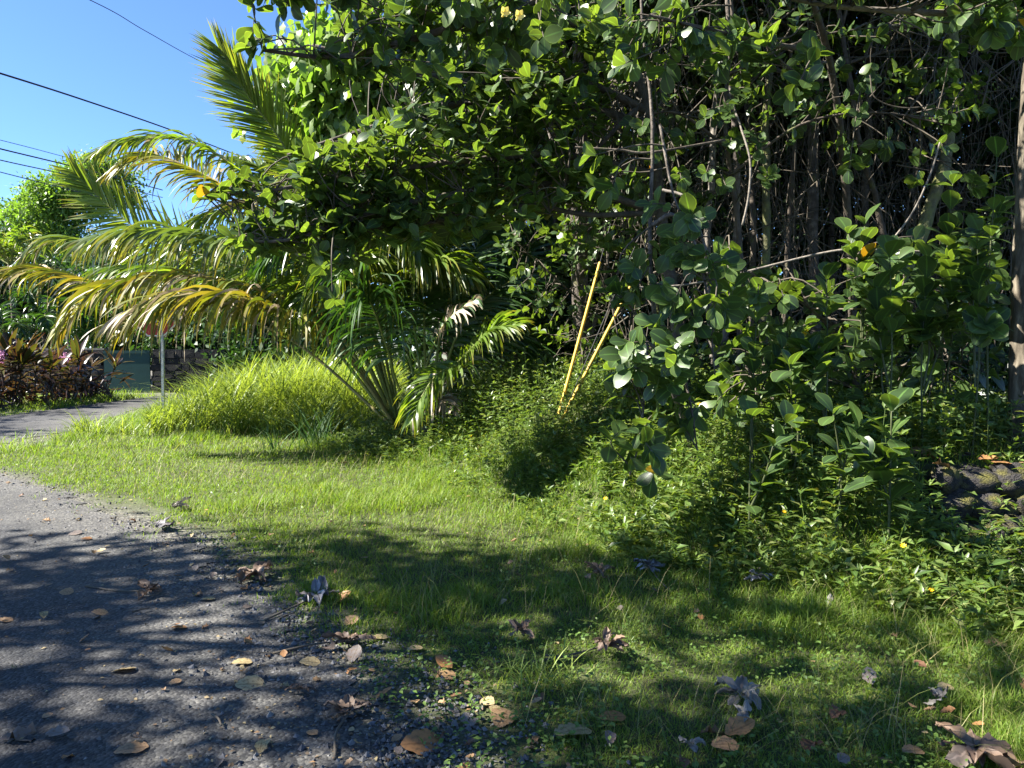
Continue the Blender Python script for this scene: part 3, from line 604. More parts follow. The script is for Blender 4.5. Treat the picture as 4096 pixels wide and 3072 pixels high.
b2 = P(1720, 1760, 11.2); b2[2] = .1
palm2 = thing('coconut_palm', b2, 'smaller trunkless palm in the shade with a bleached broken frond', 'palm')
Bq = (1710, 1710, 11.2)
frond(palm2, [Bq, (1600, 1560, 11), (1550, 1400, 10.8), (1490, 1230, 10.6), (1462, 1190, 10.5)], 46, .95, 1.05, .5, 'palm_shaded', .028, .45, tipl=.9, wid=.026, label='fountain shaped frond with leaflets drooping on both sides')
frond(palm2, [Bq, (1690, 1540, 11), (1740, 1370, 10.9), (1800, 1270, 10.8), (1910, 1195, 10.8)], 26, .42, .9, .3, 'palm_shaded', .024, .55, dead=.6, label='broken frond with a bleached white tip')
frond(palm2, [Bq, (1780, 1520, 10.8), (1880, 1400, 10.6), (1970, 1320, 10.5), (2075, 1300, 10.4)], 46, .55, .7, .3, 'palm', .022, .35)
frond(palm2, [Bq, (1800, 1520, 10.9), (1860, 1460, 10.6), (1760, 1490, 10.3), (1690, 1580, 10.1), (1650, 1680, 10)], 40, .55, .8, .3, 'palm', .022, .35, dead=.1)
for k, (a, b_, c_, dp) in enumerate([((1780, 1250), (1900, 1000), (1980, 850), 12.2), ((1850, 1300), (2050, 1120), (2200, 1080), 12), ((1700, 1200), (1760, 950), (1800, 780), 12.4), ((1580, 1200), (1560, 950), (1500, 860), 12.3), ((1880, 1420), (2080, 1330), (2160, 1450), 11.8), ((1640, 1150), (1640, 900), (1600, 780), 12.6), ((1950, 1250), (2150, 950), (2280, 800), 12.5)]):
    frond(palm2, [Bq, (*a, (11.2 + dp) / 2), (*b_, dp), (*c_, dp + .3)], 70, .75, .45, .7, 'palm_shaded', .026, .25)
frond(palm2, [Bq, (1720, 1640, 11), (1760, 1600, 10.8), (1800, 1640, 10.6)], 30, .45, 1.0, .2, 'palm_dry', .02, .2, rmat='rachis_y')
Geo().tube(catmull([b2, P(1715, 1735, 11.2), P(1710, 1700, 11.2)], 6), np.linspace(.1, .07, 6), 12).build('trunk', M['bark_dark'], palm2)

# ------------------------------------------------------------------ the trees of the thicket
clusia('autograph_tree', 'leafy autograph tree with round glossy leaves whose sunlit boughs reach left towards the palm',
    [(2780, 2000, 8.6), (2720, 1400, 8.6), (2650, 900, 8.5), (2600, 480, 8.4), (2500, 150, 8.3), (2380, -150, 8.2)],
    [([(2600, 450, 8.4), (2300, 320, 8.2), (1900, 330, 7.9), (1550, 260, 7.7), (1250, 180, 7.6)], .05),
     ([(2600, 500, 8.4), (2200, 400, 8.5), (1800, 420, 8.6), (1450, 520, 8.5), (1150, 620, 8.4)], .05),
     ([(2630, 700, 8.5), (2250, 620, 8.2), (1900, 640, 7.9), (1500, 690, 7.7), (1100, 760, 7.6), (820, 780, 7.6)], .045),
     ([(2640, 850, 8.5), (2250, 740, 8.1), (1850, 770, 7.7), (1450, 860, 7.5), (1150, 960, 7.4), (960, 960, 7.4)], .045),
     ([(2640, 850, 8.5), (2350, 860, 8.2), (2100, 820, 8), (1800, 880, 7.8), (1500, 920, 7.7)], .035),
     ([(2520, 200, 8.3), (2200, 60, 8.1), (1850, 20, 8), (1500, -40, 7.9)], .05),
     ([(2560, 420, 8.4), (2420, 560, 8), (2300, 700, 7.8), (2200, 850, 7.7)], .03)],
    [([(1500, 480), (1750, 300), (2000, 280), (2450, 350), (2400, 800), (1900, 930), (1600, 970), (1350, 1080), (1000, 1000), (960, 900), (1120, 820), (1250, 640)], 7.3, 8.8, 420),
     ([(1200, 560), (1700, 560), (1700, 900), (1280, 1010), (1000, 960), (1150, 800)], 7.3, 8.0, 130),
     ([(1500, -60), (2500, -60), (2500, 330), (1600, 330), (1300, 150)], 7.6, 8.8, 170),
     ([(780, 740), (1080, 700), (1100, 800), (820, 800)], 7.4, 7.7, 9)],
    300, .155, hand_tips=((820, 770, 7.6), (930, 950, 7.4), (1010, 980, 7.4), (960, 905, 7.4), (1330, 1190, 7.3), (1280, 1010, 7.3)))
clusia('autograph_tree', 'dark shaded autograph boughs hanging into the top of the picture',
    [(3420, 1700, 9.2), (3400, 1000, 9.0), (3330, 300, 8.2), (3150, -250, 7.0), (2950, -500, 6.2)],
    [([(3000, -430, 6.4), (2500, -200, 6.1), (2200, -20, 6.0), (1900, 80, 5.9), (1500, 200, 5.8), (1300, 230, 5.8), (1050, 200, 5.7)], .045),
     ([(3000, -430, 6.4), (2400, -180, 6), (1800, -120, 5.9), (1300, -60, 5.8), (1000, 0, 5.7)], .04),
     ([(3000, -430, 6.4), (3400, -520, 7), (4200, -620, 7.6)], .035), ([(2950, -500, 6.2), (2500, -620, 6.9), (1950, -700, 7.4)], .035), ([(3150, -250, 7), (3500, -260, 7.8), (4200, -280, 8)], .035), ([(3000, -450, 6.3), (3400, -420, 5.8), (4200, -420, 5.6)], .03),
     ([(3300, 200, 8), (3100, 180, 6.5), (2800, 110, 5.8), (2600, 60, 5.6)], .03),
     ([(3300, 250, 8), (3250, 260, 6.3), (3200, 330, 5.6)], .02)],
    [([(1330, 60), (2150, -20), (2200, 180), (1800, 260), (1350, 300), (1280, 230)], 5.5, 6.1, 52),
     ([(960, -80), (2000, -80), (2000, 40), (1200, 60), (1010, 20)], 5.5, 6.1, 42),
     ([(2350, 20), (3000, 20), (3100, 250), (2500, 330)], 5.6, 6.2, 26),
     ([(2950, 150), (3300, 180), (3300, 400), (3000, 380)], 5.6, 6, 9),
     ([(1900, -900), (4300, -900), (4300, -150), (2100, -150)], 5.4, 8.5, 85)],
    260, .15, r0=.055, hand_tips=((1010, 130, 5.7), (1000, 190, 5.7), (1060, 150, 5.7)), droop=True)
clusia('autograph_tree', 'slim grey autograph stem with leaves drooping in front of the yellow guards',
    [(2820, 2000, 7.2), (2740, 1700, 6.8), (2640, 1400, 6.3), (2600, 1000, 6.2), (2610, 500, 6.3), (2570, 100, 6.4), (2560, -200, 6.5)],
    [([(2610, 900, 6.2), (2700, 860, 6.1), (2790, 1000, 6), (2830, 1200, 5.9), (2860, 1500, 5.8)], .02),
     ([(2590, 1370, 6.1), (2680, 1430, 5.9), (2750, 1560, 5.7), (2790, 1800, 5.6)], .018),
     ([(2590, 1370, 6.1), (2580, 1550, 5.8), (2560, 1750, 5.6), (2520, 1900, 5.5)], .015),
     ([(2640, 500, 6.3), (2700, 800, 6.2), (2790, 950, 6.1)], .014)],
    [([(2480, 1300), (2620, 1280), (2780, 1420), (2830, 1800), (2650, 1950), (2470, 1850), (2450, 1500)], 5.3, 5.9, 31),
     ([(2560, 800), (2820, 830), (2960, 1150), (2900, 1400), (2700, 1350), (2600, 1100)], 5.6, 6.2, 22),
     ([(2350, 620), (2500, 640), (2500, 800), (2380, 780)], 6, 6.4, 4), ([(2450, 1050), (2560, 1050), (2560, 1200), (2450, 1200)], 5.9, 6.1, 5)],
    300, .155, (5, 8), 'bark_grey', .026, .35, droop=True)
clusia('autograph_tree', 'tangled autograph tree filling the dark upper part of the thicket',
    [(3120, 1700, 9.6), (3150, 1000, 9.6), (3180, 500, 9.5), (3150, 100, 9.4), (3100, -300, 9.3)],
    [([(3150, 300, 9.5), (2900, 200, 9.3), (2600, 250, 9.2), (2350, 400, 9.2)], .03), ([(3160, 400, 9.5), (3400, 250, 9.3), (3700, 200, 9.2), (3950, 350, 9)], .03), ([(3150, 100, 9.4), (2800, -50, 9.2), (2450, 0, 9)], .03)],
    [([(2300, -50), (4000, -50), (3950, 500), (3300, 420), (2900, 450), (2400, 900)], 8.6, 10, 190), ([(2250, 600), (2600, 700), (2600, 980), (2250, 1000)], 8.2, 9.4, 30)],
    120, .13, r0=.04)
clusia('autograph_shrub', 'bushy autograph shrub filling the shade between the drooping stem and the rough trunk',
    [(3400, 1750, 7.6), (3420, 1500, 7.5), (3400, 1200, 7.4), (3450, 950, 7.3)],
    [([(3410, 1400, 7.5), (3200, 1200, 7.2), (3000, 1100, 7), (2900, 1000, 7)], .018), ([(3410, 1400, 7.5), (3600, 1200, 7.2), (3800, 1100, 7), (3900, 1000, 7)], .018), ([(3420, 1550, 7.5), (3200, 1500, 7), (3000, 1500, 6.7)], .014), ([(3420, 1550, 7.5), (3650, 1450, 7), (3850, 1450, 6.8)], .014)],
    [([(2850, 1000), (3250, 1150), (3650, 950), (3980, 850), (3980, 1650), (2850, 1700)], 6.4, 7.8, 150)], 290, .165, r0=.03, up=.3, cat='shrub')
clusia('autograph_shrub', 'shaded small leaved shrub behind the yellow guards',
    [(2330, 1500, 10.9), (2330, 1250, 10.9), (2300, 1000, 10.9), (2350, 800, 10.8)],
    [([(2320, 1200, 10.9), (2150, 1050, 10.8), (2050, 950, 10.8)], .015), ([(2320, 1100, 10.9), (2450, 950, 10.8), (2550, 900, 10.7)], .015)],
    [([(1950, 850), (2600, 800), (2560, 1500), (2150, 1500)], 10.4, 11.4, 120)], 60, .12, r0=.03, up=.3, cat='shrub')
clusia('autograph_tree', 'sparse autograph tree with leaf clusters scattered among the slim trunks',
    [(2950, 1700, 8.3), (2960, 1000, 8.3), (2900, 500, 8.2), (2930, 100, 8.1), (2900, -200, 8)],
    [([(2920, 700, 8.2), (3200, 500, 8), (3500, 450, 7.9), (3800, 500, 7.8)], .02), ([(2910, 300, 8.2), (3250, 150, 8), (3600, 100, 7.9)], .02), ([(2920, 600, 8.2), (2700, 450, 8), (2500, 500, 8)], .02)],
    [([(2450, 0), (3950, 0), (3950, 800), (3300, 700), (2900, 800), (2500, 800)], 7.4, 8.6, 120)], 250, .13, r0=.035, up=.3)
# saplings in front of the right-hand trunk
def sapling(px, py, Y, h, n, label, size=.17, lean=(0, 0), nt=3, group=None):
    b = P(px, py, Y); gz = float(height(b[0], b[1])); h = max(h + b[2] - gz, .3); b[2] = gz; root = thing('autograph_sapling', b, label, 'sapling', group)
    tips = []; axs = []; L = []
    for k in range(nt):
        top = b + np.array([lean[0] + rng.normal(0, .16) * (k > 0), lean[1] + rng.normal(0, .12) * (k > 0), h * rng.uniform(.6, 1) if k else h])
        q = b if k == 0 else b + (L[0][8] - b) * rng.uniform(.3, .8)
        c = catmull([q, (q + top) / 2 + rng.normal(0, .03, 3), top], 12); L.append(c)
        Geo().tube(c, np.linspace(.010, .004, 12), 6).build('stem', M['stemgreen'], root)
        for f in np.linspace(max(.3, 1 - .55 / h), 1, n): 
            i = int(f * 11); tips.append(c[i]); axs.append(nrm(c[min(i + 1, 11)] - c[i - 1]) + np.array([0, -.15, .1]))
    L_, X, Y_, Z, S = rosettes(np.array(tips), np.array(axs), (2, 4), size, spread=(.95, 1.45), pairs=.02)
    leaf_parts(root, L_, X, Y_, Z, S, 90, .004)
sap = [(3160, 1760, 5.6, .55, 5, 'big leaved autograph sapling with pale crown leaves at the middle of the thicket edge', .19),
       (3330, 1850, 5.0, .33, 4, 'short autograph sapling with a pale spotted leaf pair on top', .17),
       (3560, 1900, 4.9, .42, 5, 'autograph sapling with long spoon leaves left of the leaf litter', .2),
       (3300, 1500, 5.9, .75, 6, 'upright autograph sapling with paired leaves above the yellow flowers', .2),
       (3550, 1450, 6.1, .85, 6, 'tall autograph sapling with sun flecked leaves in the middle of the dark bank', .2),
       (3700, 1500, 6.2, .95, 7, 'leafiest autograph sapling left of the rough trunk', .2),
       (3900, 1350, 6.0, .7, 6, 'autograph sapling touching the rough trunk', .19),
       (3450, 1300, 6.8, .9, 6, 'autograph sapling standing behind the others in shade', .19),
       (3020, 1600, 5.8, .6, 5, 'autograph sapling right of the drooping grey stem', .18),
       (3000, 1900, 5.3, .4, 4, 'low autograph sapling below the drooping grey stem', .17),
       (3800, 1150, 6.6, .9, 6, 'autograph sapling high beside the rough trunk', .2),
       (3980, 900, 6.2, .55, 4, 'autograph sprig beside the middle of the rough trunk', .17)]
for a in sap: sapling(*a)

# right-hand rough trunk
tb = np.array([4.48, 6.5, .62])
root = thing('rough_barked_tree', tb, 'tall straight tree with rough brown bark at the right edge', 'tree')
c = catmull([tb - [0, 0, .1], tb + [.0, 0, .5], tb + [-.02, 0, 1.6], tb + [.0, 0, 3], tb + [.03, .05, 5], tb + [.1, .1, 7.5]], 60)
th = np.arange(20) / 20 * 2 * np.pi; rr = np.interp(np.linspace(0, 1, 60), [0, .05, .12, .5, 1], [.22, .165, .145, .125, .09])
V = []
for i, p in enumerate(c):
    ra = rr[i] * (1 + .16 * (vnoise(th * 2.6 + 5, th * 0 + p[2] * 2.2, 3) - .5) + .12 * (vnoise(th * 6, th * 0 + p[2] * 9, 4) - .5))
    V.append(np.stack([p[0] + ra * np.cos(th), p[1] + ra * np.sin(th), np.full(20, p[2])], -1))
V = np.vstack(V); i = np.arange(59)[:, None] * 20; j = np.arange(20)[None]; j2 = (j + 1) % 20
Geo().add(V, np.stack([i + j, i + j2, i + 20 + j2, i + 20 + j], -1).reshape(-1, 4)).build('trunk', M['bark_big'], root)
bl = [limb_curve([(4060, 60, 6.5), (3850, 55, 6.3), (3600, 45, 6.2), (3300, 20, 6.1), (3000, -40, 6)]), limb_curve([(4090, -200, 6.6), (3800, -150, 6.3), (3500, -200, 6)])]
for b_ in bl: Geo().tube(b_, np.linspace(.035, .012, len(b_)), 7).build('branch', M['bark_pale'], root)
tips = np.vstack([zone_points([(3700, -60), (4096, -60), (4090, 160), (3780, 130)], 5.8, 6.4, 22), zone_points([(3000, -200), (4300, -300), (4300, -60), (3000, -40)], 5.2, 6.6, 90)])
tg, ax = twigs_to(bl, tips); tag(tg.build('twigs', M['twig'], root), kind='stuff')
leaf_parts(root, *rosettes(tips, nrm(ax + [0, 0, -.3]), (4, 7), .15), 110, .02)

# slim trees in the dark
def crown(n, c, rad, leaf, tm, g=rng, ncl=40, sig=.45, hang=.3):
    cc = np.array(c) + nrm(g.normal(size=(ncl, 3))) * (g.uniform(.25, 1, (ncl, 1)) ** .5) * np.array(rad)
    i = g.integers(0, ncl, n); p = cc[i] + g.normal(0, sig, (n, 3)) * np.array([1, 1, .7])
    d = rand_dirs(n, g); d[:, 2] -= hang; nn = rand_dirs(n, g) * .7 + np.array([0, 0, 1.])
    X, Y, Z = frames(d, nn); return p, X, Y, Z, leaf * g.uniform(.6, 1.3, n), cc
def slim_tree(pix, r, bark, label, cr, group=None, leaf=.12, n=5200, rad=(1.5, 1.4, 1.6), bend=True, mat='dark'):
    tc = limb_curve(pix, 26); base = tc[0].copy(); base[2] = height(base[0], base[1])
    tc = np.vstack([base - [0, 0, .1], tc]); root = thing('slim_tree', base, label, 'tree', group)
    tc = tc + np.concatenate([np.zeros((1, 3)), np.cumsum(rng.normal(0, .012, (26, 3)) * [1, 1, 0], 0)])
    Geo().tube(tc, np.linspace(r, r * .55, 27) * rng.uniform(.88, 1.12, 27), 9).build('trunk', M[bark], root)
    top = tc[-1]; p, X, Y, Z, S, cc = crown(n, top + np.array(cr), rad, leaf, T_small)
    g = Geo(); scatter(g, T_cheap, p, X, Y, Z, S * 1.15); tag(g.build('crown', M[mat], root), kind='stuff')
    for q in cc[:9]:
        m = (top + q) / 2 + rng.normal(0, .15, 3); Geo().tube(catmull([tc[18 + int(rng.integers(0, 8))], m, q], 8), np.linspace(r * .4, .008, 8), 5).build('branch', M[bark], root)
    return root
slim_tree([(3260, 1500, 10), (3250, 900, 10), (3245, 400, 10), (3240, 0, 10), (3200, -400, 10)], .075, 'bark_grey', 'stoutest pale flaking trunk in the middle of the dark thicket', (0, .5, .8))
slim_tree([(2850, 1600, 9.4), (2820, 1000, 9.4), (2830, 600, 9.4), (2840, 200, 9.4), (2800, -300, 9.4)], .05, 'bark_pale', 'white lichened slim trunk left of the pale flaking one', (-.2, .6, .8))
slim_tree([(3060, 1600, 9.0), (3070, 1000, 9.0), (3065, 500, 9.1), (3100, 0, 9.2), (3100, -400, 9.2)], .055, 'bark_moss', 'mossy slim trunk just left of the pale flaking one', (0, .5, .9))
slim_tree([(3480, 1500, 10.8), (3460, 900, 10.8), (3470, 400, 10.8), (3490, -100, 10.8), (3480, -400, 10.8)], .06, 'bark_dark', 'dark slim trunk right of the pale flaking one', (.3, .3, .8))
slim_tree([(3560, 1200, 8.6), (3700, 850, 8.7), (3780, 600, 8.8), (3790, 200, 8.9), (3760, -350, 9)], .085, 'bark_moss', 'leaning mossy trunk left of the rough barked tree', (.2, .5, .8))
slim_tree([(2990, 1600, 9.6), (3000, 900, 9.8), (2960, 400, 10), (2980, 0, 10), (3000, -300, 10)], .04, 'bark_dark', 'thin dark trunk between the white and the mossy trunks', (0, .5, .8))
ex = [(2350, 11), (2480, 12), (2700, 11.5), (3150, 12.5), (3340, 12), (3620, 12), (3850, 11), (3950, 12.5), (2150, 12.5), (1950, 13.2), (4150, 10.5), (4350, 9.5), (3380, 9.2), (2930, 8.7)]
for k, (px, Y) in enumerate(ex):
    o = rng.normal(0, 50, 5)
    slim_tree([(px + o[0], 1550, Y), (px + o[1], 1000, Y), (px + o[2], 500, Y), (px + o[3], 0, Y), (px + o[4], -350, Y)], rng.uniform(.03, .055), ['bark_dark', 'bark_grey', 'bark_moss', 'bark_pale'][k % 4],
        'slim bare stem standing deep in the dark thicket', (rng.normal(0, .4), .4, .6), 'slim stems deep in the thicket', n=4200)
# thicket filler: undergrowth leaves and dead twigs
n = 48000
p = np.stack([rng.uniform(-2.2, 11, n), rng.uniform(11.6, 15.5, n), rng.uniform(.3, 7, n)], -1)
kp = (thick_d(p[:, 0], p[:, 1]) > 1.2) & (fbm(p[:, 0] * 1.2 + p[:, 1], p[:, 2] * 1.2, 91) > .36); p = p[kp]
d = rand_dirs(len(p)); X, Y, Z = frames(d, rand_dirs(len(p)) * .7 + [0, 0, 1.]); g = Geo(); scatter(g, T_cheap, p, X, Y, Z, rng.uniform(.09, .2, len(p)))
n = 9000; p = np.stack([rng.uniform(1.0, 7, n), rng.uniform(7.2, 11.5, n), rng.uniform(.6, 1.7, n)], -1); kp = (thick_d(p[:, 0], p[:, 1]) > 1.6); p = p[kp]
d = rand_dirs(len(p)); X, Y, Z = frames(d, rand_dirs(len(p)) * .7 + [0, 0, 1.]); scatter(g, T_cheap, p, X, Y, Z, rng.uniform(.06, .13, len(p)))
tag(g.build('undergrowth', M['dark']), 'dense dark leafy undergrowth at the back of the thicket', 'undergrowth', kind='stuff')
g = Geo()
for k in range(1500):
    px, py, Y = rng.uniform(2420, 4200), rng.uniform(-60, 1450), rng.uniform(8.6, 12); a = P(px, py, Y)
    if rng.uniform() < .6: d = np.array([rng.normal(0, .25), rng.normal(0, .2), rng.choice([-1, 1])])
    else: d = np.array([rng.normal(0, 1), rng.normal(0, .4), rng.normal(.2, .6)])
    d = nrm(d) * rng.uniform(.4, 1.8); m = a + d * .5 + rng.normal(0, .08, 3); b_ = a + d + rng.normal(0, .05, 3)
    if b_[2] < .5: continue
    g.tube(catmull([a, m, b_], 7), np.linspace(rng.uniform(.004, .011), .003, 7), 4, False)
tag(g.build('dead_twigs', M['twig']), 'tangle of thin dead twigs criss-crossing between the thicket stems', 'twigs', kind='stuff')
def vine(pts, r, label, mat='twig'):
    c = limb_curve(pts, 24); o = Geo().tube(c, r, 6).build('hanging_vine', M[mat], off=c[0]); return tag(o, label, 'vine')
vine([(2930, 420, 7.6), (2960, 500, 7.5), (3000, 640, 7.4), (2995, 780, 7.4), (2970, 900, 7.4)], .011, 'pale bowed vine hanging between the slim trunks', 'bark_pale')
vine([(2700, -40, 6), (2720, 120, 6), (2730, 300, 6)], .006, 'thin straight root hanging from the top of the thicket')
vine([(2960, -20, 5.9), (3020, 130, 5.9), (3150, 150, 5.9), (3230, 80, 5.9), (3330, 0, 5.9)], .006, 'looping thin vine at the top of the thicket')
vine([(3440, 20, 5.9), (3560, 60, 5.8), (3700, 130, 5.8), (3710, 200, 5.8), (3660, 270, 5.8)], .006, 'thin curling vine near the top right branch')
vine([(3480, 300, 6.6), (3500, 390, 6.6), (3600, 430, 6.6), (3720, 420, 6.6), (3780, 370, 6.6)], .006, 'sagging thin vine right of the pale flaking trunk')
vine([(2300, 590, 7), (2480, 600, 7), (2600, 610, 7), (2900, 560, 7.2)], .012, 'dark horizontal bough crossing left of the slim trunks', 'bark_dark')
vine([(2560, 1150, 7.4), (2800, 1130, 7.4), (3300, 1010, 7.2), (3500, 1000, 7), (3750, 1010, 7)], .012, 'pale fallen branch lying across the saplings', 'bark_pale')
vine([(2650, 760, 6.4), (2740, 790, 6.3), (2790, 900, 6.2), (2830, 1020, 6.1)], .014, 'arching grey branch beside the drooping stem', 'bark_pale')
vine([(3760, 570, 7), (3720, 700, 7), (3650, 850, 7), (3560, 970, 7), (3480, 1060, 7)], .009, 'thin leaning stem in front of the mossy trunk', 'bark_pale')

# pale-leaved sunny tree behind the boughs, plus canopy that closes the thicket above and behind
def big_tree(name, base, top, n, crowns, leaf, tm, mat, label, bark='bark_grey', r=.16, ncl=46, sig=.42, hang=.4, nb=10, group=None):
    base = np.array(base, float); top = np.array(top, float); root = thing(name, base, label, 'tree', group)
    tc = catmull([base - [0, 0, .1], base + (top - base) * .35 + rng.normal(0, .15, 3), base + (top - base) * .7 + rng.normal(0, .15, 3), top], 18)
    Geo().tube(tc, np.linspace(r, r * .4, 18), 10).build('trunk', M[bark], root); g = Geo(); ccs = []
    for c, rad, f in crowns:
        p, X, Y, Z, S, cc = crown(int(n * f), c, rad, leaf, tm, ncl=ncl, sig=sig, hang=hang); scatter(g, tm, p, X, Y, Z, S); ccs.append(cc)
    tag(g.build('crown', M[mat], root), kind='stuff')
    cc = np.vstack(ccs)
    for q in cc[rng.permutation(len(cc))[:nb]]:
        s0 = tc[int(rng.integers(8, 18))]; Geo().tube(catmull([s0, (s0 + q) / 2 + rng.normal(0, .3, 3), q], 9), np.linspace(r * .4, .012, 9), 6).build('branch', M[bark], root)
    return root
c1 = P(1560, 470, 13.5)
big_tree('lobed_leaf_tree', (-1.2, 15.0, .4), c1 + [0, .8, -.5], 10000, [(c1, (2.1, 1.4, 1.25), .6), (P(1330, 420, 13.4), (.9, .8, 1.35), .35), (P(1450, 330, 12.8), (.9, .5, 1.1), .35), (P(1950, 330, 13.5), (1.4, 1.3, 1.6), .3)], .24, T_lobe, 'pale', 'sunny tree with drooping pale lobed leaves behind the palm', ncl=70, sig=.3, hang=.9)
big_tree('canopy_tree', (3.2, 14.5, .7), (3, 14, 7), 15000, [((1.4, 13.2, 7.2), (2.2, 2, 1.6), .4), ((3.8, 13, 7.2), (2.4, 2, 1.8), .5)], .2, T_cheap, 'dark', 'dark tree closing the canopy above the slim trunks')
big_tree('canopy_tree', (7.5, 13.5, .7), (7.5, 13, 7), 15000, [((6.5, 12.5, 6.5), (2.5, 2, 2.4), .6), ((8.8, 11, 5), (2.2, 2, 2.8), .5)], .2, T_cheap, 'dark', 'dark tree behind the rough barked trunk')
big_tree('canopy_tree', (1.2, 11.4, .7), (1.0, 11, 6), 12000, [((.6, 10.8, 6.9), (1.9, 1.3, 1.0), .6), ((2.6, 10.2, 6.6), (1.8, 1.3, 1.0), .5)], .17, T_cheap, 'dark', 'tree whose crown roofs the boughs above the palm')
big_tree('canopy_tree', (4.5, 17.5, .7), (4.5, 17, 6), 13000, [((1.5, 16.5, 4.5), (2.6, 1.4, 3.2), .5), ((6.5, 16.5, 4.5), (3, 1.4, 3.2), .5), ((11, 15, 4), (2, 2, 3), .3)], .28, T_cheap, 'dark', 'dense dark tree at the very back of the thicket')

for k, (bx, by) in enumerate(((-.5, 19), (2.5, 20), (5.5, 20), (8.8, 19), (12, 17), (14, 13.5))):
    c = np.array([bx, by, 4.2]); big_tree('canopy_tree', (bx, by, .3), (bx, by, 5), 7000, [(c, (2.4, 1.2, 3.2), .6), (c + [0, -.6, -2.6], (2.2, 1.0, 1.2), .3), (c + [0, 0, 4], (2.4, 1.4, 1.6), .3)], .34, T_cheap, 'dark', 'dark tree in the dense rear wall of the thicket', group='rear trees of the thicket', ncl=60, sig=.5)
# yellow trumpet flowers and a few fruits on the boughs
tf = tmpl([.12, .3, .34, .26, .02], .1, -.3); gm = Geo(); az = np.arange(5) / 5 * 2 * np.pi
d = np.stack([np.cos(az), np.sin(az), np.full(5, .5)], -1); X, Y, Z = frames(d, np.array([0, 0, 1.])); scatter(gm, tf, np.zeros((5, 3)), X, Y, Z, .05)
gm.tube([[0, 0, -.07], [0, 0, -.03], [0, 0, .004]], [.006, .01, .02], 8, False); tfm = gm.mesh('trumpet_flower', M['cream'])
for px, py, lb in ((2018, 52, 'cream yellow trumpet flower among the top boughs, left of two'), (2075, 65, 'cream yellow trumpet flower among the top boughs, right of two')):
    X, Y, Z = frames(np.array([.2, 0, 1.]), np.array([.2, -1, -.3])); o = place('trumpet_flower', tfm, None, P(px, py, 5.4), X, Y, Z, 1.0); tag(o, lb, 'flower')

# ------------------------------------------------------------------ guy wires with yellow guards
anch = []
for (a, b_, lb, lw) in (((2245, 1620, 9.1), (2400, 1050, 9.7), 'left yellow plastic guard on a guy wire', 'guy wire running through the left yellow guard'),
                    ((2262, 1650, 8.9), (2530, 1130, 9.4), 'right yellow plastic guard on a guy wire, leaning further over', 'guy wire running through the right yellow guard')):
    p0 = P(*a); p1 = P(*b_); dr = nrm(p1 - p0); p0 = p0 - dr * .12
    pts = np.array([p0 + (p1 - p0) * t for t in np.linspace(0, 1, 8)])
    o = Geo().tube(pts, .020, 12).build('guy_guard', M['yellow'], off=p0); tag(o, lb, 'guy wire guard', 'yellow guy wire guards')
    e = p1 + dr * 6; o = Geo().tube([p1 - dr * .2, p1 + dr * 3, e], .005, 6).build('guy_wire', M['cable'], off=p1); tag(o, lw, 'wire', 'guy wires')
p0, p1 = P(2270, 1620, 9), P(2500, 1080, 9.6); dr = nrm(p1 - p0)
tag(Geo().tube([p0, p1, p1 + dr * 6], .006, 6).build('guy_wire', M['cable'], off=p0), 'bare guy wire between the two yellow guards', 'wire', 'guy wires')

# ------------------------------------------------------------------ overhead lines
def wire(pix, r, label):
    c = catmull([P(*q) for q in pix], 40); tag(Geo().tube(c, r, 6).build('overhead_wire', M['cable'], off=c[0]), label, 'wire', 'overhead lines')
wire([(-700, -470, 9.2), (360, 0, 14.6), (575, 120, 16.8), (800, 245, 19.7), (1100, 395, 26)], .009, 'topmost thin wire crossing the sky to the upright frond')
wire([(-900, 20, 8.5), (0, 293, 12), (350, 405, 14.5), (690, 522, 18), (1000, 640, 24)], .016, 'thick cable sloping across the middle of the sky')
wire([(-500, 440, 14.5), (0, 560, 18), (250, 625, 20.5), (600, 720, 26)], .008, 'thin upper wire of the bundle over the far tree')
wire([(-500, 470, 14.2), (0, 595, 17.6), (300, 668, 21), (650, 760, 27)], .017, 'thick cable of the bundle over the far tree')
wire([(-500, 520, 14.2), (0, 640, 17.6), (300, 706, 21), (650, 790, 27)], .013, 'second cable of the bundle in front of the far tree')
wire([(-500, 560, 14.2), (0, 688, 17.6), (300, 764, 21), (650, 850, 27)], .011, 'lowest wire in front of the far tree')

# ------------------------------------------------------------------ stop sign
sb = np.array(P(655, 1735, 15.2)); sb[2] = 0.0
sg = thing('stop_sign', sb, 'red stop sign on a perforated steel post half hidden by yellow fronds', 'sign')
top = P(647, 1150, 15.2); tl = top - sb; ax = nrm(tl)
rot = np.stack([nrm(np.cross([0, 1., 0], ax)), nrm(np.cross(ax, nrm(np.cross([0, 1., 0], ax)))), ax], 1)
Geo().box(sb + tl * .49, (.05, .045, np.linalg.norm(tl) * .98), rot).build('post', M['steel'], sg, smooth=False)
g = Geo()
for k in range(60):
    q = sb + ax * (.25 + k * .038) + np.array([.006, -.024, 0]); th = np.arange(8) / 8 * 6.283
    g.add(q + np.stack([.007 * np.cos(th), np.zeros(8), .007 * np.sin(th)], -1), [list(range(8))])
tag(g.build('post_hole_light', M['hole_light'], sg, smooth=False), kind='stuff')  # flat pale discs, daylight through the perforations painted on
ctr = P(625, 1272, 15.2) + np.array([0, -.04, 0]); yaw = R(12)
ux = np.array([math.cos(yaw), math.sin(yaw), 0]); uz = np.array([0, 0, 1.]); un = np.cross(ux, uz)   # un faces the camera
def octo(r): a = (np.arange(8) + .5) * np.pi / 4; return ctr + r / math.cos(np.pi / 8) * (np.cos(a)[:, None] * ux + np.sin(a)[:, None] * uz)
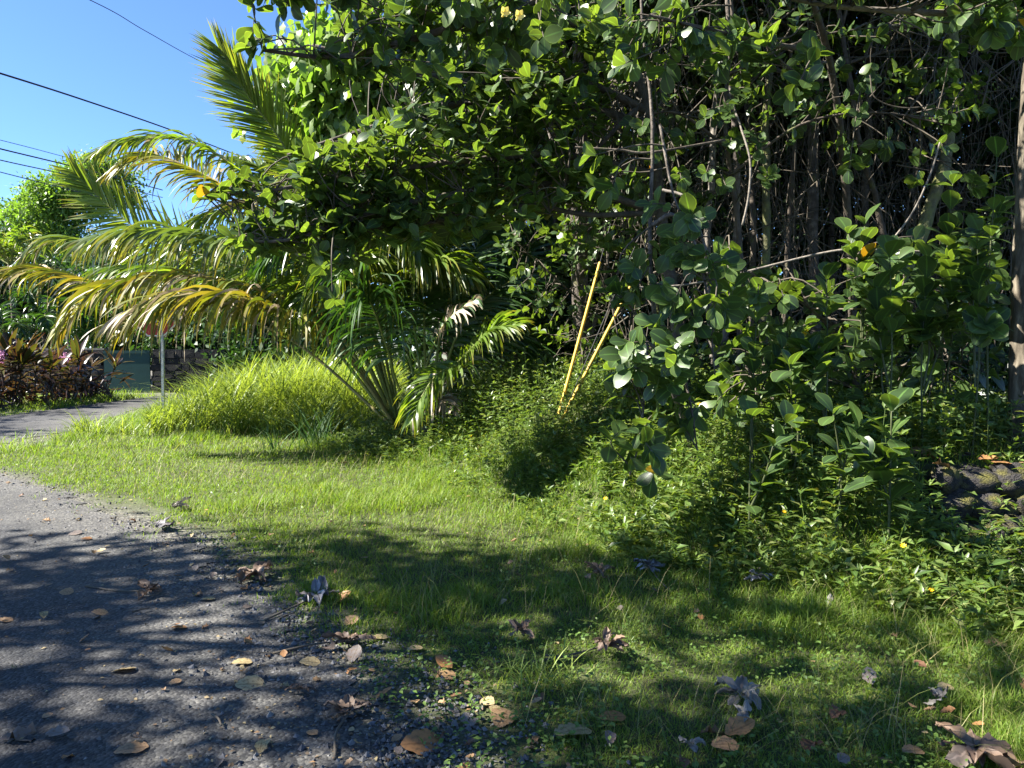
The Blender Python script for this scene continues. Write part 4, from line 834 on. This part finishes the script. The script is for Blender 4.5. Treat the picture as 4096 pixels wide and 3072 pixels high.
f = octo(.38); V = np.vstack([f, f - un * .004]); Fq = [[i, (i + 1) % 8, 8 + (i + 1) % 8, 8 + i] for i in range(8)]
g = Geo().add(V, Fq); g.L.append(np.arange(8)); g.T.append(np.array([8])); g.U.append(np.zeros((8, 2))); g.L.append(np.arange(15, 7, -1)); g.T.append(np.array([8])); g.U.append(np.zeros((8, 2)))
g.build('panel', M['red'], sg, smooth=False)
a, b_ = octo(.372) + un * .002, octo(.345) + un * .002
Geo().add(np.vstack([a, b_]), [[i, (i + 1) % 8, 8 + (i + 1) % 8, 8 + i] for i in range(8)]).build('border', M['white'], sg, smooth=False)
fc = bpy.data.curves.new('lettering', 'FONT'); fc.body = 'STOP'; fc.size = .36; fc.align_x = 'CENTER'; fc.align_y = 'CENTER'; fc.offset = .008; fc.fill_mode = 'FRONT' if hasattr(fc, 'fill_mode') and False else fc.fill_mode
fo = bpy.data.objects.new('lettering_source', fc); COL.objects.link(fo); bpy.context.view_layer.update()
me = bpy.data.meshes.new_from_object(fo.evaluated_get(bpy.context.evaluated_depsgraph_get())); bpy.data.objects.remove(fo); me.name = 'lettering'
me.materials.clear(); me.materials.append(M['white'])
o = place('lettering', me, sg, ctr + un * .003, ux * .85, uz, un, 1.0)

# ------------------------------------------------------------------ far side of the road
T_ti = tmpl([.02, .05, .075, .085, .075, .05, .006], .35, .45)
T_ti2 = tmpl([.02, .05, .08, .09, .08, .05, .006], .4, .15)
tme = [Geo().add(*T_ti).mesh('ti_leaf', M['ti']), Geo().add(*T_ti2).mesh('ti_leaf', M['ti']), Geo().add(*T_ti).mesh('ti_leaf', M['ti_g']), Geo().add(*T_ti2).mesh('ti_leaf', M['ti_g'])]
T_dot = tmpl([.2, .4, .2], .3, .1)
def ti(px, Y, h, n, label, fl=0):
    b = P(px, 1600, Y); b[0] -= .55; b[2] = 0; root = thing('ti_plant', b, label, 'plant', 'row of ti plants'); 
    for k in range(max(3, n // 16)):
        dx, dy = rng.normal(0, .28), rng.normal(0, .2); hh = h * rng.uniform(.55, .8)
        tp = b + [dx * 1.3, dy, hh]; c = catmull([b + [dx * .6, dy * .6, 0], b + [dx, dy, hh * .5], tp], 6); Geo().tube(c, .022, 6).build('stem', M['bark_dark'], root)
        for q in range(16):
            az = rng.uniform(0, 6.28); el = rng.uniform(-.25, 1.35); d = np.array([math.cos(az) * math.cos(el), math.sin(az) * math.cos(el), math.sin(el)])
            X, Y_, Z = frames(d, np.array([0, 0, 1.]) - d * .3 + rng.normal(0, .15, 3)); pos = tp - [0, 0, rng.uniform(0, .45) * (1 if el < .5 else .4)]
            m = tme[int(rng.choice([0, 1, 1, 2, 3, 3]))] if el > .1 else tme[int(rng.integers(0, 2))]
            place('leaf', m, root, pos, X, Y_, Z, rng.uniform(.55, .95) * h / 1.7)
    if fl:
        g = Geo(); c0 = b + [rng.normal(0, .3), -.35, h * .78]; p = c0 + rng.normal(0, .07, (70, 3)); X, Y_, Z = frames(rand_dirs(70), rand_dirs(70)); scatter(g, T_dot, p, X, Y_, Z, .05); g.build('blossom', M['pink'], root)
    g = Geo(); n2 = 130; p = b + np.stack([rng.normal(0, .5, n2), rng.normal(0, .25, n2), rng.uniform(.05, h * .5, n2)], -1); d = rand_dirs(n2); d[:, 2] -= .8
    X, Y_, Z = frames(d, rand_dirs(n2)); scatter(g, T_ti, p, X, Y_, Z, rng.uniform(.3, .55, n2)); tag(g.build('old_leaves', M['ti'], root), kind='stuff')
ti(-60, 19.6, 1.75, 60, 'purple ti plant cut by the left edge of the picture', 1)
ti(95, 20.6, 1.85, 80, 'large ti plant with broad olive leaves near the left edge', 1)
ti(215, 21.8, 1.8, 64, 'ti plant with upright leaves in the middle of the row')
ti(330, 23.0, 1.75, 64, 'dark narrow leaved ti plant third from the gate', 1)
ti(430, 24.2, 1.5, 64, 'last ti plant of the row, in front of the green gate', 0)
Yg = 28.0
gb_ = P(420, 1570, Yg); gb_[2] = 0; gt_ = P(603, 1570, Yg); wdt = gt_[0] - gb_[0]
gate = thing('green_gate', gb_ + [wdt / 2, 0, 0], 'dark green metal gate behind the ti plants', 'gate')
Geo().box(gb_ + [wdt / 2, 0, .8], (wdt, .05, 1.56)).build('panel', M['gate'], gate, smooth=False)
Geo().box(gb_ + [wdt / 2, -.03, 1.52], (wdt + .02, .05, .1)).build('top_rail', M['gate'], gate, smooth=False)
Geo().box(gb_ + [wdt / 2, -.03, .09], (wdt + .02, .05, .1)).build('bottom_rail', M['gate'], gate, smooth=False)
def stone_wall(x0, x1, Y, h, label, cap=True):
    root = thing('stone_wall', ((x0 + x1) / 2, Y, 0), label, 'wall'); Geo().box(((x0 + x1) / 2, Y + .22, h / 2), (x1 - x0, .34, h)).build('core', M['stone'], root, smooth=False)
    z = 0.0; row = 0; bme = []
    for v in range(4):
        bx = np.array([[sx, sy, sz] for sx in (-.5, .5) for sy in (-.5, .5) for sz in (-.5, .5)]) * (1 + rng.normal(0, .05, (8, 3)))
        bme.append(Geo().add(bx, [[0, 1, 3, 2], [4, 6, 7, 5], [0, 4, 5, 1], [2, 3, 7, 6], [0, 2, 6, 4], [1, 5, 7, 3]]).mesh('stone', M['stone'], smooth=False))
    while z < h - .08:
        rh = min(rng.uniform(.18, .26), h - z); x_ = x0 + (row % 2) * .12
        while x_ < x1 - .1:
            wl = min(rng.uniform(.25, .5), x1 - x_); o = bpy.data.objects.new('stone', bme[int(rng.integers(0, 4))]); COL.objects.link(o); o.parent = root
            o.location = (x_ + wl / 2 - (x0 + x1) / 2, .03 + rng.uniform(-.02, .02), z + rh / 2); o.scale = (wl * .95, .2, rh * .93); x_ += wl
        z += rh; row += 1
    if cap: Geo().box(((x0 + x1) / 2, Y + .18, h + .035), (x1 - x0 + .06, .5, .07)).build('cap', M['cap'], root, smooth=False)
xg0, xg1 = gb_[0], gt_[0]
stone_wall(xg1 + .02, xg1 + 2.6, Yg + .05, 1.62, 'dark lava stone wall right of the green gate', False)
stone_wall(xg0 - 8.5, xg0 - .02, Yg + .05, 1.6, 'dark lava stone wall with a pale cap left of the green gate')
# far vegetation
c = P(255, 800, 46)
big_tree('far_tree', (c[0] + .5, 46, 0), c + [0, 0, -1], 17000, [(P(300, 780, 46), (2.6, 2, 1.7), .4), (P(180, 860, 45.5), (2.0, 2, 1.9), .35), (P(420, 730, 46.5), (2.2, 1.8, 1.7), .35), (P(90, 900, 46), (1.3, 1.6, 1.6), .2), (P(300, 1000, 46), (3, 2, 1.4), .2)], .26, T_cheap, 'far', 'round sunlit tree beyond the wires on the left', ncl=60, sig=.42)
c = P(-60, 1150, 36)
big_tree('far_tree', (c[0], 36, 0), c, 9000, [(P(0, 1120, 36), (2.4, 2, 2.3), .6), (P(200, 1200, 36), (2.4, 2, 1.8), .5)], .28, T_cheap, 'fardark', 'dark far tree at the left edge behind the ti plants')
c = P(380, 1180, 40)
big_tree('far_tree', (c[0], 40, 0), c, 10000, [(P(380, 1150, 40), (3, 2, 2.4), .6), (P(640, 1150, 39), (3, 2, 2.6), .5)], .3, T_cheap, 'fardark', 'dark far tree filling the gap behind the sign')
c = P(380, 1250, 31)
big_tree('leafy_shrub', (c[0], 31, 0), c, 5200, [(P(360, 1300, 31), (1.3, .9, 1.15), .6), (P(440, 1180, 31.2), (1.1, .9, 1.2), .4)], .17, T_small, 'shrub', 'bright leafy shrub rising above the stone wall', r=.07, ncl=30, sig=.25)
for (px, Y, lb) in ((760, 30, 'dark tree behind the palm and the tall grass'), (1050, 26, 'dark tree directly behind the big palm'), (1350, 23, 'dark tree behind the right side of the big palm')):
    c = P(px, 1150, Y); big_tree('backing_tree', (c[0], Y, 0), c, 9000, [(c, (2.2, 1.6, 2.6), .6), (c + [.5, 0, -2], (2.2, 1.4, 1.5), .4)], .26, T_cheap, 'fardark', lb)
for k, px in enumerate((-900, -620, -330, 60, 480, 900)):
    c = P(px, 1200, 60); big_tree('far_tree', (c[0], 60, 0), c, 3500, [(c, (6, 2, 4), .6), (c + [0, 0, -3.5], (6, 2, 2), .4)], .75, T_cheap, 'fardark', 'dark tree in the distant tree line behind the walls', group='distant tree line', ncl=60, sig=.8)
def far_palm(px, py, Y, n, L, label, mat):
    top = P(px, py, Y); base = np.array([top[0], top[1], 0]); root = thing('far_palm', base, label, 'palm'); Geo().tube(catmull([base, (base + top) / 2 + [.1, 0, 0], top], 8), .1, 8).build('trunk', M['bark_dark'], root)
    for k in range(n):
        az = k / n * 6.28 + rng.normal(0, .2); el = rng.uniform(.2, 1.2); d = np.array([math.cos(az) * math.cos(el), math.sin(az) * math.cos(el) * .8, math.sin(el)])
        frond(root, [top, top + d * L * .4, top + d * L * .8 + [0, 0, -.25 * L * .5], top + d * L + [0, 0, -.6 * L * .7]], 26, .75, .7, .1, mat, .03, .15, wid=.07, world=True)
far_palm(40, 1060, 31, 11, 2.2, 'feathery far palm at the left edge', 'palm')
far_palm(170, 1280, 30, 9, 1.8, 'low shaded palm behind the ti plants', 'palm_shaded')
far_palm(20, 1330, 29.4, 9, 1.6, 'low shaded palm at the far left behind the ti row', 'palm_shaded')

# trees outside the picture whose shade falls into it
def shade_tree(base, crowns, n, label, leaf=.22):
    big_tree('shade_tree', base, (crowns[0][0][0] - 1, crowns[0][0][1], crowns[0][0][2] - .6), n, crowns, leaf, T_small, 'clusia', label, r=.22, ncl=34, sig=.42, hang=.2, nb=6)
shade_tree((-11.3, 1.9, 0), [((-10.2, 4.7, 7.3), (2.0, 1.2, .5), .34), ((-7.3, 4.3, 7.0), (1.6, 1.0, .5), .28), ((-11, 1.8, 7.2), (2, 1.6, .6), .25), ((-7.5, 2.0, 6.6), (2.2, 1.3, .6), .28), ((-5.2, 2.9, 6.6), (1.0, .8, .4), .05), ((-4.3, 3.8, 6.9), (1.7, .8, .4), .04)], 5000, 'spreading tree left of the camera shading the near road')
shade_tree((-19, 17, 0), [((-19.2, 14, 7), (2.2, 2.2, 1), .6), ((-20, 17, 6.5), (2, 2, 1), .4)], 3500, 'tree beyond the left edge shading the far road')

# ------------------------------------------------------------------ mossy rock bank with litter
rb = np.array([3.6, 5.55, 0.0]); bank = thing('rock_wall', rb, 'mossy dark lava rock wall holding the bank at the right edge', 'wall')
def rockmesh(seed):
    g = np.random.default_rng(seed); V = []; n1, n2 = 9, 14; ph = g.uniform(0, 9)
    for i in range(n1 + 1):
        for j in range(n2):
            a = np.pi * i / n1; b_ = 2 * np.pi * j / n2; d = np.array([math.sin(a) * math.cos(b_), math.sin(a) * math.sin(b_), math.cos(a)])
            k_ = .72 + .55 * float(fbm(np.array(d[0] * 1.9 + ph), np.array(d[1] * 1.9 + d[2] * 2.3 + ph), seed)) + .10 * (g.uniform() - .5) * (0 < i < n1)
            d = np.sign(d) * np.abs(d) ** .7; V.append(d * k_ * .5)
    Fq = [[i * n2 + j, i * n2 + (j + 1) % n2, (i + 1) * n2 + (j + 1) % n2, (i + 1) * n2 + j] for i in range(n1) for j in range(n2)]
    return Geo().add(V, Fq).mesh('rock', M['rock'])
rms = [rockmesh(s_) for s_ in range(5)]
for row in range(4):
    x_ = 3.12 + .08 * (row % 2)
    while x_ < 6.2:
        w_ = rng.uniform(.16, .36); o = bpy.data.objects.new('rock', rms[int(rng.integers(0, 5))]); COL.objects.link(o); o.parent = bank
        o.location = (x_ + w_ / 2 - rb[0], rng.uniform(-.05, .07) + .04 * row, .09 + row * .165 + rng.uniform(-.03, .03)); o.scale = (w_ * 1.12, .36, rng.uniform(.18, .26)); o.rotation_euler = tuple(rng.normal(0, .2, 3)); x_ += w_ * .8
# ------------------------------------------------------------------ gravel
x, y = sample_cam(85000, 2.3, 11, .3); e = edge_d(x, y) + (fbm(x * 2, y * 2, 101) - .5) * .7
den = np.exp(-((e - .05) / .42) ** 2) * (.5 + .9 * sstep(.4, .62, fbm(x * 2.3, y * 2.3, 111))) + .035 * (e < 0); kp = rng.uniform(0, 1, len(x)) < den * .75; x, y = x[kp], y[kp]
oc = np.array([[1, 0, 0], [0, 1, 0], [-1, 0, 0], [0, -1, 0], [0, 0, .8], [0, 0, -.5]], float); of = np.array([[0, 1, 4], [1, 2, 4], [2, 3, 4], [3, 0, 4], [1, 0, 5], [2, 1, 5], [3, 2, 5], [0, 3, 5]])
n = len(x); sz = np.clip(rng.lognormal(np.log(.0075), .4, n), .003, .018); th = rng.uniform(0, 6.28, n)
V = oc[None] * (1 + rng.normal(0, .28, (n, 6, 3))) + rng.normal(0, .18, (n, 6, 3)); ct, st = np.cos(th)[:, None], np.sin(th)[:, None]
V = np.stack([V[..., 0] * ct - V[..., 1] * st, V[..., 0] * st + V[..., 1] * ct, V[..., 2]], -1) * sz[:, None, None]
V += np.stack([x, y, np.maximum(height(x, y), .0) + sz * .35], -1)[:, None]
tag(Geo().add(V.reshape(-1, 3), (of[None] + (np.arange(n) * 6)[:, None, None]).reshape(-1, 3)).build('gravel', M['gravel'], smooth=False), 'loose grey gravel along the crumbled road edge', 'gravel', kind='stuff')

# ------------------------------------------------------------------ fallen leaves
def fall_t(seed, curl, fold, wave=.05):
    v = np.linspace(0, 1, 13); pk = .62 if seed % 2 else .45; q = np.where(v < pk, v / pk * .5, .5 + (v - pk) / (1 - pk) * .5)
    return tmpl((.012 + .37 * np.sin(np.pi * q) ** .75) * (1 + .07 * np.random.default_rng(seed).normal(size=13)), fold, curl, wave * 1.6, seed)
FM = {}
for col in ('tan', 'orange', 'brown', 'grey', 'straw'):
    FM[col] = [Geo().add(*fall_t(1, .12, .12)).mesh('fallen_leaf', M[col]), Geo().add(*fall_t(2, -.2, .3)).mesh('fallen_leaf', M[col]), Geo().add(*fall_t(3, .35, .5, .15)).mesh('fallen_leaf', M[col]), Geo().add(*fall_t(4, .55, .25, .12)).mesh('fallen_leaf', M[col]), Geo().add(*fall_t(5, -.4, .6, .12)).mesh('fallen_leaf', M[col])]
def fallen(px, py, size, col, az, label, tilt=.0, v=0, group=None, pos=None, zoff=.0):
    p = G(px, py) if pos is None else np.array([pos[0], pos[1], 0.]); p[2] = max(height(p[0], p[1]), .004) + zoff
    e_ = float(edge_d(p[0], p[1])); p[2] += .012 + (.022 if e_ > .5 else 0)
    d = np.array([math.cos(az), math.sin(az), rng.normal(0, .1) + tilt]); X, Y, Z = frames(d, np.array([rng.normal(0, .25), -.1 + rng.normal(0, .2), 1.]))
    o = place('fallen_leaf', FM[col][v], None, p - Y * size * .5, X, Y, Z, size); o.location.z += .004 + max(0, -Y[2] * size * .5) * 0
    return tag(o, label, 'leaf', group)
near = [(2010, 2885, .135, 'tan', 1.2, 'large tan fallen leaf with a torn lower edge, near the bottom middle', 0, 0),
 (2450, 2905, .115, 'orange', .2, 'orange oval fallen leaf lying flat in the lower grass', .1, 0),
 (1950, 2820, .08, 'straw', 2.4, 'pale fallen leaf just above the large torn tan leaf', 0, 0),
 (2155, 2820, .07, 'brown', 1.7, 'dark red brown cupped fallen leaf in the lower grass', .3, 2),
 (1775, 2670, .10, 'orange', 2.6, 'rusty fallen leaf on top of the small heap at the verge edge', .1, 1),
 (1785, 2715, .10, 'tan', .4, 'tan fallen leaf in the middle of the small heap', 0, 0),
 (1660, 2605, .085, 'straw', .5, 'straw coloured fallen leaf left of the heap', 0, 0),
 (1520, 2560, .09, 'straw', .3, 'smooth pale oval fallen leaf beside the long dry lobed leaf', 0, 0),
 (1420, 2635, .1, 'grey', 1.3, 'greyish strap shaped fallen leaf standing on the lobed leaf', .4, 1),
 (1405, 2500, .09, 'tan', .8, 'tan fallen leaf above the long dry lobed leaf', 0, 1),
 (1375, 2405, .11, 'orange', .2, 'bright orange curled fallen leaf beside the dark lobed leaf', .2, 1),
 (1660, 2820, .055, 'tan', 1.8, 'small round tan fallen leaf on the gravel edge', 0, 0),
 (1540, 2795, .085, 'orange', .5, 'brown orange fallen leaf by the lobed leaf with a stalk', .25, 1),
 (1690, 2990, .17, 'orange', .3, 'crumbled orange fallen leaf pressed into the gravel', 0, 0),
 (2290, 2960, .17, 'straw', .5, 'broken pale fallen leaf pieces in the thin grass', 0, 0),
 (2850, 2965, .10, 'brown', .1, 'dark brown folded fallen leaf near the bottom right pile', .2, 2),
 (2960, 2960, .13, 'orange', .2, 'orange brown curled fallen leaf in the bottom right pile', .2, 1),
 (2900, 3015, .11, 'tan', .1, 'tan oval fallen leaf below the pile', 0, 0),
 (3240, 3015, .10, 'brown', .9, 'dark upright fallen leaf right of the pile', .5, 2),
 (3345, 2885, .08, 'brown', .6, 'dark red fallen leaf standing in the right grass', .4, 2),
 (3480, 2740, .08, 'grey', 1.4, 'grey brown upright leaf in the right grass', .7, 1),
 (3980, 2600, .12, 'tan', .1, 'long tan fallen leaf at the foot of the mimosa', 0, 0),
 (3650, 3040, .09, 'tan', .2, 'tan fallen leaf at the bottom right edge', 0, 0),
 (3780, 2780, .08, 'straw', .2, 'pale straw leaf above the white curled leaf', 0, 0),
 (400, 2460, .09, 'tan', .3, 'tan oval fallen leaf in the middle of the road', 0, 0),
 (715, 2520, .085, 'orange', .2, 'orange tan fallen leaf in a sun patch on the road', .05, 0),
 (265, 2378, .085, 'tan', .1, 'flat tan fallen leaf left of the stick on the road', 0, 0),
 (340, 2570, .06, 'orange', .9, 'small orange fallen leaf near the middle of the road', .2, 1),
 (20, 2490, .085, 'tan', .2, 'tan fallen leaf cut by the left edge on the road', 0, 0),
 (495, 2690, .11, 'straw', .3, 'pale flattened fallen leaf skeleton on the road', 0, 0),
 (525, 3010, .12, 'tan', .4, 'pale pinkish fallen leaf near the bottom of the road', .08, 0),
 (230, 2955, .09, 'grey', .1, 'crumpled grey pink fallen leaf near the bottom left', 0, 1),
 (85, 2960, .14, 'grey', .5, 'long folded grey brown fallen leaf at the bottom left corner', .05, 2),
 (830, 2405, .09, 'straw', .1, 'straw coloured leaf on the sunlit gravel', 0, 0),
 (970, 2660, .1, 'straw', .5, 'faded yellow leaf pieces in the shaded road', 0, 0),
 (1000, 2750, .13, 'straw', .2, 'larger faded leaf fragment on the shaded road', 0, 0),
 (1240, 2660, .1, 'straw', .2, 'faded fragment leaf near the gravel edge', 0, 0),
 (405, 2215, .07, 'straw', .2, 'small pale green leaf on the road at the shadow edge', 0, 1),
 (300, 2140, .11, 'grey', .1, 'greyish fallen leaf at the top of the road shadow', 0, 0),
 (345, 2162, .085, 'orange', .2, 'orange tan leaf right of the greyish leaf at the shadow edge', 0, 0),
 (1872, 0, 0, '', 0, '', 0, 0), (1372, 1862, .14, 'tan', .1, 'large round tan leaf in the sunny grass by the thicket', .2, 0)]
for a in near:
    if a[2]: fallen(a[0], a[1], a[2] * 1.05, a[3], a[4], a[5], a[6], a[7])
for zone, n_, lab in (('road', 30, 'small dry fallen leaf lying on the road surface'), ('edge', 95, 'small dry fallen leaf on the gravelly edge of the grass'), ('grass', 60, 'small dry fallen leaf half sunk in the verge grass')):
    k = 0
    while k < n_:
        xx, yy = sample_cam(1, 2.6, 11, .2); e_ = float(edge_d(xx, yy)[0]); s_ = float(thick_d(xx, yy)[0])
        ok = (e_ < -.35 and e_ > -3.5) if zone == 'road' else (-.35 <= e_ < .6) if zone == 'edge' else (e_ >= .6 and s_ < .5 and yy[0] < 8)
        if not ok: continue
        k += 1; fallen(0, 0, rng.uniform(.025, .07), str(rng.choice(['tan', 'orange', 'straw', 'straw', 'brown', 'grey', 'tan'])), rng.uniform(0, 6.28), lab, abs(rng.normal(0, .1)), int(rng.integers(0, 5)), 'small fallen leaves, ' + zone, (xx[0], yy[0]))
x, y = sample_cam(9000, 2.4, 10, .2); e_ = edge_d(x, y); kp = (e_ > -4) & (e_ < .7) & (rng.uniform(0, 1, len(x)) < .12 + .75 * np.exp(-((e_ + .1) / .5) ** 2) * sstep(.42, .6, fbm(x * 1.8, y * 1.8, 151))); x, y = x[kp], y[kp]; n = len(x)
az = rng.uniform(0, 6.28, n); d = np.stack([np.cos(az), np.sin(az), rng.normal(0, .15, n)], -1); X, Y, Z = frames(d, np.array([0, 0, 1.]) + rng.normal(0, .35, d.shape)); g = Geo()
scatter(g, T_weed, np.stack([x, y, np.maximum(height(x, y), 0) + .013], -1), X, Y, Z, rng.uniform(.008, .03, n)); tag(g.build('leaf_crumbs', M['crumb']), 'crumbled bits of dry leaf strewn along the road edge', 'litter', kind='stuff')
# litter on the rock wall
for k in range(26):
    q = np.array([rng.uniform(3.1, 5.2), rng.uniform(5.5, 6.3)]); 
    fallen(0, 0, rng.uniform(.09, .16), str(rng.choice(['tan', 'orange', 'grey', 'straw', 'brown'])), rng.uniform(-.6, .6), 'dry leaf in the litter on top of the rock wall', 0, int(rng.integers(0, 3)), 'leaf litter on the rock wall', q, zoff=max(0, .70 - float(height(q[0], q[1]))) + .02)

# big dry lobed leaves (curled, star shaped)
def lobed(px, py, size, mat, label, lobes=8, cup=.5, az0=0., stalk=None, open_=1.0, span=6.0, seed=0):
    g = np.random.default_rng(seed + 100); p = G(px, py); p[2] = max(height(p[0], p[1]), .0) + .02 + (.02 if edge_d(p[0], p[1]) > .5 else 0)
    root = thing('dry_lobed_leaf', p, label, 'dry leaf'); rows, cols = 11, 7; p[2] += .015; lobes = int(lobes * 1.6)
    for k in range(lobes):
        az = az0 + span * (k / lobes) + g.normal(0, .22); ln = size * .42 * g.uniform(.45, 1.2) * open_
        hd = np.array([math.cos(az), math.sin(az), 0.]); sd = np.array([-math.sin(az), math.cos(az), 0])
        ang = g.uniform(-.05, .75) * cup; bend = g.uniform(-1.6, .3) * (.6 + cup * .5); q = p + hd * size * .03 + [0, 0, g.uniform(0, .02)]; V = []; U = []
        roll0, roll1 = g.uniform(-.2, .7), g.uniform(.9, 2.9) * g.choice([1, 1, 1, -.7]); skew = g.normal(0, .35)
        prof = np.interp(np.linspace(0, 1, rows), [0, .15, .4, .7, .9, 1], [.05, .2, .3, .22, .1, .0]) * g.uniform(.7, 1.25)
        cr = g.normal(size=(rows, cols)); cr = (cr + np.roll(cr, 1, 0) + np.roll(cr, 1, 1)) / 3
        for r_ in range(rows):
            v = r_ / (rows - 1); dd = hd * math.cos(ang) + np.array([0, 0, 1.]) * math.sin(ang); nn = -hd * math.sin(ang) + np.array([0, 0, 1.]) * math.cos(ang); roll = roll0 + (roll1 - roll0) * v
            for c_ in range(cols):
                u = (c_ / (cols - 1)) * 2 - 1; th = roll * (u + skew * v); wv = prof[r_] * ln; rr_ = 1 / max(abs(roll), .35)
                V.append(q + sd * wv * rr_ * math.sin(th) + nn * wv * rr_ * (1 - math.cos(th)) * np.sign(roll + 1e-6) + nn * cr[r_, c_] * .075 * ln + dd * cr[r_, cols - 1 - c_] * .03 * ln); U.append([(u + 1) / 2, v])
            q = q + dd * ln / (rows - 1); q[2] = max(q[2], p[2] - .012); ang += bend / rows * g.uniform(.2, 1.8)
        V = np.array(V); V[:, 2] = np.maximum(V[:, 2], p[2] - .022)
        Fq = [[a * cols + b_, a * cols + b_ + 1, (a + 1) * cols + b_ + 1, (a + 1) * cols + b_] for a in range(rows - 1) for b_ in range(cols - 1)]
        Geo().add(V, Fq, np.array(U)).build('lobe', M[mat], root)
    if stalk:
        e_ = G(*stalk); e_[2] = .015; Geo().tube(catmull([p, (p + e_) / 2 + [0, 0, .01] + g.normal(0, .015, 3), e_], 10), np.linspace(.004, .007, 10), 6).build('stalk', M['twig'], root)
lobed(1015, 2320, .40, 'cec_brown', 'big brown curled lobed dry leaf at the sunlit verge edge', 8, .9, .3, seed=1)
lobed(1265, 2410, .36, 'cec_dark', 'black and grey shrivelled lobed leaf with a long dark stalk', 8, .7, .2, (1060, 2490), seed=2)
lobed(2400, 2330, .30, 'cec_brown', 'brown lobed leaf with upcurled lobes on the mid right grass, left of a pair', 8, 1.3, .0, seed=3)
lobed(2600, 2310, .34, 'cec_dark', 'grey brown lobed leaf with upcurled lobes, right of a pair', 8, 1.2, .4, (2690, 2380), seed=4)
lobed(2425, 2620, .24, 'cec_brown', 'tightly crumpled grey brown lobed leaf in the shaded grass', 9, 1.6, .1, (2130, 2660), seed=5)
lobed(2085, 2570, .2, 'cec_brown', 'small ribbed brown lobed leaf closed like a fist', 8, 1.7, .5, seed=6)
lobed(2960, 2830, .30, 'cec_grey', 'blue grey star shaped lobed leaf on the lower right grass', 7, .8, .2, seed=7)
lobed(2990, 2930, .2, 'cec_grey', 'blue grey curled lobed leaf on the leaf pile below the star', 5, 1.2, 1., seed=8, span=3.5)
lobed(1400, 2880, .24, 'cec_brown', 'brown fan of dry lobes on the gravel with a stalk towards the camera', 7, .5, .6, (1340, 3050), seed=9, span=3.6)
lobed(1200, 2785, .14, 'cec_brown', 'small dark brown star shaped dry pod on the road', 8, .5, 0, seed=10, open_=1.1)
lobed(1400, 2590, .3, 'cec_brown', 'long flat brown lobed leaf with a thin stalk on the gravel', 6, .35, -.5, (1090, 2625), seed=11, span=4.5)
lobed(590, 2385, .3, 'cec_brown', 'flattened crumbly lobed leaf with a straight pale stalk on the road', 7, .3, -1.2, (345, 2352), seed=12, span=4)
lobed(620, 2125, .36, 'cec_dark', 'grey rolled lobed leaf at the sunny gravel edge, nearer of two', 5, .9, -.4, seed=13, span=2.5)
lobed(690, 2050, .36, 'cec_grey', 'grey rolled lobed leaf in the sunny grass, farther of two', 5, .8, -.3, seed=14, span=2.2)
lobed(3040, 2370, .26, 'cec_dark', 'dark grey lobed leaf at the foot of the ground cover', 7, .9, 0, seed=15)
lobed(3320, 2470, .15, 'cec_grey', 'upright white dry leaf like a feather in the right grass', 2, 1.9, 1.2, seed=16, span=.8)
lobed(3750, 2850, .15, 'cec_grey', 'white curled dry leaf in the right grass', 5, 1.4, 0, seed=17)
lobed(3900, 3070, .34, 'cec_brown', 'big purplish brown lobed leaf cut by the bottom right edge', 8, .5, .2, seed=18)
lobed(2760, 3040, .14, 'cec_grey', 'grey dry leaf scrap at the bottom edge', 4, .8, 0, seed=19)
# sticks
def stick(a, b_, r, label, mat='twig'):
    p, q = G(*a), G(*b_); p[2] = q[2] = .02 + r; m = (p + q) / 2 + rng.normal(0, .012, 3); m[2] = .022 + r
    tag(Geo().tube(catmull([p, m, q], 10), np.linspace(r, r * .6, 10), 7).build('stick', M[mat], off=p), label, 'stick')
stick((1090, 2628), (900, 2612), .003, 'thin dark twig on the road pointing at the long flat leaf')
stick((530, 2465), (600, 2448), .006, 'short tan twig on the road')
stick((850, 2880), (885, 2925), .006, 'short bent stick on the near shaded road')
stick((2180, 2640), (2320, 2648), .006, 'dark straight stick through the broad grass tuft')
stick((1800, 2200), (1700, 2120), .003, 'pale dry stem leaning in the sunlit grass')
